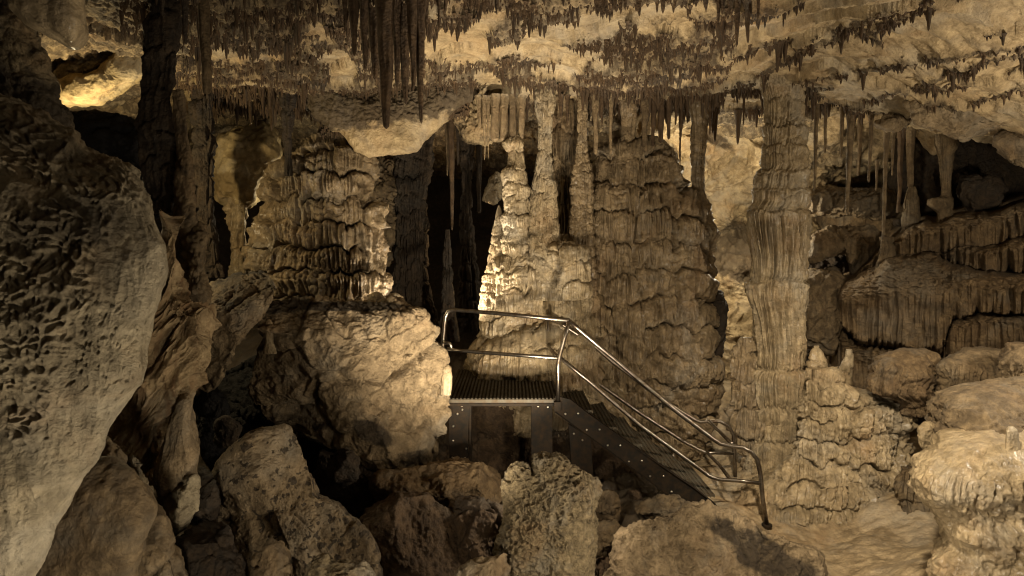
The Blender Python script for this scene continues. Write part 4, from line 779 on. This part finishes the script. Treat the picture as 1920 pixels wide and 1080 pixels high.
for n_, i in enumerate(rest):
    v = var[n_ % 16].reshape(-1, 3)*[rad[i], rad[i], ln[i]] + [cx[idx[i]], cy[idx[i]], cz[idx[i]]+.02]
    FS.append(fc+len(VS)*30); VS.append(v)
for n_ in range(1800):                            # fringe on the crusted face of the pale slab
    fx = RNG.uniform(600, 880); fy = RNG.uniform(186, 240-.16*(fx-700)); q = PW(fx, fy, 8.02+.0016*abs(fx-740)+.10*RNG.random()); l_ = RNG.uniform(.03, .09); r_ = RNG.uniform(.010, .018)
    FS.append(fc+len(VS)*30); VS.append(var[n_ % 16].reshape(-1, 3)*[r_, r_, l_]+q)
o = mesh_obj('small_stalactites', np.concatenate(VS), np.concatenate(FS), M['drip']); tag(o, 'crust of countless tiny brown stalactites along the ceiling bands', 'stalactites', kind='stuff')
protos = []
for k in range(16):
    p = mesh_obj('small_stalactite', spike_mesh('v', 1, 1, None, 950+k, .25, 9, 14, .0, 1.5), grid_faces(14, 9, True, flip=True), M['drip']); protos.append(p)
for n_, i in enumerate(big):
    o = protos[n_] if n_ < 16 else protos[n_ % 16].copy()
    if n_ >= 16: C.objects.link(o)
    o.location = (cx[idx[i]], cy[idx[i]], cz[idx[i]]+.02); o.scale = (rad[i], rad[i], ln[i]); o.rotation_euler = (0, 0, random.uniform(0, 6))
    px_ = cpx[idx[i]]; zone = 'left of the big dark cluster' if px_ < 640 else 'between the dark cluster and long pair' if px_ < 1370 else 'right of the long pair'
    tag(o, 'small brown stalactite in the crusted bands '+zone, 'stalactite', 'small stalactites on the ceiling '+zone)
# ------------------------------------------------------------------ metal landing and stair
st = empty('metal_staircase', (0.5, 7.0, 0)); tag(st, 'dark metal landing and stair with stainless handrails in front of the massif', 'staircase')
def child(o): o.parent = st; o.matrix_parent_inverse = st.matrix_world.inverted(); return o
bpy.context.view_layer.update()
YF, YB = 6.5, 8.15; ZP = 1.30; XL, XR = -.715, .50
def P2(px, py, Yd): return tuple(PW(px, py, Yd))
# grating: real bars with open cells
vs, fs = [], []
def addbox(a, b):
    n = len(vs); vs.extend(boxv(a, b)); fs.extend([tuple(i+n for i in f) for f in BOXF])
x = XL
while x < XR+.001: addbox((x-.006, YF, ZP-.04), (x+.006, YB, ZP)); x += .0405
y = YF
while y < YB+.001: addbox((XL, y-.005, ZP-.038), (XR, y+.005, ZP-.003)); y += .0405
child(pydata('grating', vs, fs, M['grate']))
vs, fs = [], []      # studded grit tops
g = 0
x = XL
while x < XR:
    y = YF+.02
    while y < YB:
        addbox((x-.010, y-.010, ZP-.002), (x+.010, y+.010, ZP+.006)); y += .0405
    x += .0405
child(pydata('grating_studs', vs, fs, M['grate']))
def plate(name, poly, y0, y1, bolts, mat='plate', bev=.004):
    v, f = prism(poly, y0, y1); o = child(pydata(name, v, f, M[mat], bevel=bev))
    for bx, bz in bolts:
        n = 12; th = [2*math.pi*i/n for i in range(n)]; vv = []; r = .013
        for rr, yy in ((r, 0), (r, -.005), (r*.75, -.010), (r*.3, -.012)): vv += [(bx+rr*math.cos(t), y0+yy, bz+rr*math.sin(t)) for t in th]
        ff = [(k*n+i, k*n+(i+1) % n, (k+1)*n+(i+1) % n, (k+1)*n+i) for k in range(3) for i in range(n)]+[tuple(range(3*n, 4*n))]
        b = pydata('bolt', vv, ff, M['bolt'], smooth=True); b.parent = o
    return o
def pz(px, py, Yd): a = PW(px, py, Yd); return (a[0], a[2])
child(pydata('edge_beam', boxv((XL-.01, YF-.012, ZP-.075), (XR+.02, YF+.03, ZP-.042)), BOXF, M['plate'], bevel=.003))
child(pydata('edge_beam', boxv((XL-.01, YB-.03, ZP-.16), (XR+.02, YB+.01, ZP-.042)), BOXF, M['plate'], bevel=.003))
plate('support_leg', [pz(841, 757, 6.52), pz(880, 757, 6.52), pz(877, 864, 6.52), pz(843, 864, 6.52)], 6.50, 6.56, [pz(*q, 6.52) for q in ((848, 857), (872, 858), (874, 840), (850, 798), (850, 825), (858, 775), (867, 767), (866, 755+5))])
child(pydata('leg_flange', boxv((pz(880, 757, 6.56)[0], 6.50, pz(880, 864, 6.56)[1]), (pz(884, 757, 6.56)[0], 6.68, ZP-.05)), BOXF, M['plate'], bevel=.003))
plate('support_leg', [pz(996, 757, 6.56), pz(1036, 757, 6.56), pz(1036, 985, 6.56), pz(996, 985, 6.56)], 6.56, 6.64, [pz(1009, 762, 6.56), pz(1027, 763, 6.56)])
plate('support_leg', [pz(841, 720, 8.1), pz(870, 720, 8.1), pz(870, 850, 8.1), pz(841, 850, 8.1)], 8.0, 8.08, [])
plate('support_leg', [pz(1066, 795, 6.62), pz(1108, 822, 6.62), pz(1120, 1000, 6.62), pz(1080, 1000, 6.62)], 6.62, 6.68, [pz(1076, 813, 6.62), pz(1092, 825, 6.62)])
top = [(1041, 741), (1070, 748), (1100, 772), (1150, 808), (1200, 843), (1250, 878), (1300, 912), (1342, 945)]
bot = [(1275, 946), (1232, 912), (1180, 872), (1130, 835), (1080, 800), (1040, 770)]
poly = [pz(*q, 6.5) for q in top+bot]
bl = [(1060, 776), (1084, 775), (1100, 806), (1124, 805), (1139, 835), (1163, 835), (1179, 865), (1203, 864), (1219, 893), (1244, 893), (1259, 922), (1318, 944)]
plate('stringer', poly, 6.47, 6.50, [pz(*q, 6.47) for q in bl])
# rim flange of the near stringer
def strip(name, pl, y0, y1, th):
    q = [pz(*p, 6.5) for p in pl]; v, f = prism(q+[(a, b-th) for a, b in q[::-1]], y0, y1); return child(pydata(name, v, f, M['plate']))
strip('stringer_flange', top[1:], 6.445, 6.54, .006); strip('stringer_flange', bot[::-1], 6.445, 6.54, .006)
v, f = prism(poly, 7.62, 7.65); child(pydata('stringer', v, f, M['plate'], bevel=.004))
xt, zt = pz(1060, 760, 6.5); xb, zb = pz(1335, 950, 6.5)
NTR = 6
for k in range(NTR):
    t = (k+.55)/NTR; tx = xt+(xb-xt)*t+.02; tz = zt+(zb-zt)*t+.045
    vs, fs = [], []
    for j in range(7): addbox((tx-.13+j*.042, 6.505, tz-.03), (tx-.13+j*.042+.012, 7.615, tz))
    for j in range(27): addbox((tx-.132, 6.52+j*.0405, tz-.026), (tx+.136, 6.52+j*.0405+.007, tz-.002))
    child(pydata('tread', vs, fs, M['grate']))
# rails
R = .0235
def rail(name, pts, r=R, sm=0): return child(tube(name, [P2(*p) for p in pts], r, M['pipe'], seg=14, smooth_n=sm))
rail('handrail', [(827, 708, 7.1), (829, 660, 7.15), (833, 610, 7.2), (835, 594, 7.2), (840, 584, 7.2), (850, 581, 7.18), (880, 583, 7.1), (960, 590, 6.85), (1068, 601, 6.5)])
rail('mid_rail', [(831, 641, 7.15), (844, 645, 7.15), (846, 650, 7.15), (843, 655, 7.15), (838, 655, 7.15), (870, 658, 7.1), (960, 665, 6.8), (1046, 671, 6.5)], R*.9)
rail('rail_post', [(1067, 602, 6.5), (1058, 635, 6.5), (1049, 668, 6.49), (1047, 680, 6.48), (1046, 765, 6.46)])
rail('rail_post', [(1027, 580, 7.7), (1026, 640, 7.7), (1025, 700, 7.7)], R*.9)
rail('cross_rail', [(1026, 591, 7.7), (1035, 600, 7.3), (1052, 607, 6.9), (1068, 603, 6.5)], R*.9)
rail('cross_rail', [(1026, 645, 7.7), (1032, 655, 7.2), (1046, 670, 6.5)], R*.9)
rail('handrail', [(1068, 602, 6.5), (1085, 617, 6.5), (1150, 672, 6.5), (1260, 765, 6.5), (1335, 822, 6.5), (1350, 832, 6.5), (1372, 837, 6.49), (1392, 839, 6.49), (1408, 847, 6.48), (1420, 862, 6.48), (1426, 890, 6.47), (1430, 935, 6.47), (1438, 984, 6.47)])
rail('mid_rail', [(1047, 668, 6.5), (1100, 711, 6.5), (1200, 798, 6.5), (1310, 878, 6.5), (1330, 893, 6.5), (1348, 899, 6.5), (1380, 901, 6.49), (1427, 906, 6.47)], R*.9)
rail('handrail', [(1027, 592, 7.7), (1060, 612, 7.7), (1110, 645, 7.7), (1150, 680, 7.7), (1240, 748, 7.7), (1300, 786, 7.7), (1312, 791, 7.7), (1330, 790, 7.7), (1350, 790, 7.7), (1366, 799, 7.7), (1375, 815, 7.7), (1377, 850, 7.7), (1379, 896, 7.72)], R)
rail('mid_rail', [(1030, 652, 7.7), (1100, 704, 7.7), (1200, 775, 7.7), (1280, 827, 7.7), (1310, 843, 7.7), (1325, 849, 7.7), (1376, 850, 7.7)], R*.9)
rail('cross_rail', [(1330, 790, 7.7), (1352, 812, 7.1), (1372, 832, 6.52)], R*.85); rail('cross_rail', [(1325, 848, 7.7), (1350, 873, 7.1), (1370, 900, 6.52)], R*.85)
rail('rail_post', [(1262, 850, 7.62), (1262, 866, 7.62), (1261, 886, 7.62)], R*.9)
def disc(px, py, Yd):
    p = PW(px, py, Yd); n = 20; vv = []
    for r, z in ((.055, -.01), (.055, .006), (.03, .010)): vv += [(p[0]+r*math.cos(2*math.pi*i/n), p[1]+r*math.sin(2*math.pi*i/n), p[2]+z) for i in range(n)]
    child(pydata('base_flange', vv, [(k*n+i, k*n+(i+1) % n, (k+1)*n+(i+1) % n, (k+1)*n+i) for k in range(2) for i in range(n)]+[tuple(range(2*n, 3*n))], M['plate']))
disc(1438, 984, 6.47); disc(1379, 896, 7.72)
child(pydata('post_clamp', boxv((PW(1039, 757, 6.42)[0], 6.42, PW(1046, 772, 6.42)[2]), (PW(1052, 757, 6.42)[0], 6.47, PW(1046, 754, 6.42)[2])), BOXF, M['plate'], bevel=.004))
# ------------------------------------------------------------------ camera, lamps, world
cam = bpy.data.cameras.new('camera'); co = bpy.data.objects.new('camera', cam); C.objects.link(co); sc.camera = co
cam.sensor_width = 36; cam.lens = 36*FPX/1920; cam.clip_start = .05; cam.clip_end = 200
co.location = (0, 0, CAMZ); co.rotation_euler = (math.pi/2-PITCH, 0, 0)
def lamp(name, px, py, Yd, W, col=(1, .83, .6), r=.12, spot=None, aim=None, blend=.6):
    l = bpy.data.lights.new(name, 'SPOT' if spot else 'POINT'); l.energy = W; l.color = col; l.shadow_soft_size = r
    o = bpy.data.objects.new(name, l); C.objects.link(o); o.location = PW(px, py, Yd)
    if spot:
        l.spot_size = math.radians(spot); l.spot_blend = blend
        o.rotation_euler = (Vector(PW(*aim))-o.location).to_track_quat('-Z', 'Y').to_euler()
    return o
def lampw(x, y, z, W, col, r): 
    l = bpy.data.lights.new('cave_or_fill_lamp', 'POINT'); l.energy = W; l.color = col; l.shadow_soft_size = r
    o = bpy.data.objects.new('cave_or_fill_lamp', l); C.objects.link(o); o.location = (x, y, z); return o
W1 = (1, .86, .66)
def spotw(x, y, z, W, deg, aim, col=W1, r=.1, blend=.9):
    o = lampw(x, y, z, W, col, r); o.data.type = 'SPOT'; o.data.spot_size = math.radians(deg); o.data.spot_blend = blend
    o.rotation_euler = (Vector(PW(*aim))-o.location).to_track_quat('-Z', 'Y').to_euler()
a_ = PW(800, 645, 7.95)
spotw(a_[0], a_[1], a_[2], 230, 80, (610, 330, 8.9), r=.06)          # behind the large boulder, towards the mound
spotw(a_[0]+.05, a_[1], a_[2], 700, 56, (1160, 200, 8.6), r=.06)     # same place, up across the massif
p_ = PW(1075, 893, 4.98)
spotw(p_[0], p_[1], p_[2], 760, 88, (740, 300, 8.6), r=.05)          # key: behind the spongy pinnacle, towards mound and big boulder
spotw(-.75, 3.3, 1.05, 560, 70, (980, 420, 8.6))                     # key: floor lamp below the view, aimed at massif and mound
lampw(1.45, 2.9, 1.05, 170, W1, .12)                                  # low at the right, below the view
lampw(2.2, .8, 2.6, 60, W1, .25)                                      # added fill beside the viewer on the right, not a cave lamp
lampw(-1.0, 1.6, .9, 130, W1, .15)                                    # low at the left, below the view
lamp('cave_or_fill_lamp', 1060, 905, 4.98, 35, W1, .05)                      # behind the spongy pinnacle
lamp('cave_or_fill_lamp', 1050, 908, 4.98, 950, W1, .05, 66, (1040, 40, 6.4)) # same place, aimed at the roof
lampw(5.4, 4.6, 3.0, 300, W1, .12)                                    # outside the view at the right
spotw(1.3, 2.6, 4.5, 2000, 56, (1600, 860, 6.6), r=.12)               # high up above the view, over the calcite floor
lamp('cave_or_fill_lamp', 160, 330, 6.6, 160, (1, .80, .46), .08)             # behind the pale wall, golden shelf
lamp('cave_or_fill_lamp', 1405, 430, 10.2, 170, (1, .87, .64), .1)             # hidden behind the tall column, far chamber
lamp('cave_or_fill_lamp', 1230, 330, 10.2, 90, (1, .87, .64), .1)             # behind the massif
lamp('cave_or_fill_lamp', 555, 380, 9.8, 35, (1, .87, .6), .08)               # behind the left mound
lamp('cave_or_fill_lamp', 875, 455, 11.2, 30, (1, .6, .25), .05)              # deep in the passage
w = bpy.data.worlds.new('World'); sc.world = w; w.use_nodes = True
w.node_tree.nodes['Background'].inputs[0].default_value = (1, .86, .66, 1); w.node_tree.nodes['Background'].inputs[1].default_value = .02
sc.view_settings.view_transform = 'Standard'; sc.view_settings.look = 'None'; sc.view_settings.exposure = 0; sc.view_settings.gamma = 1
sc.cycles.max_bounces = 5; sc.cycles.diffuse_bounces = 2; sc.cycles.glossy_bounces = 2; sc.cycles.caustics_reflective = False; sc.cycles.caustics_refractive = False
sc.cycles.use_denoising = True; sc.cycles.filter_width = 1.1
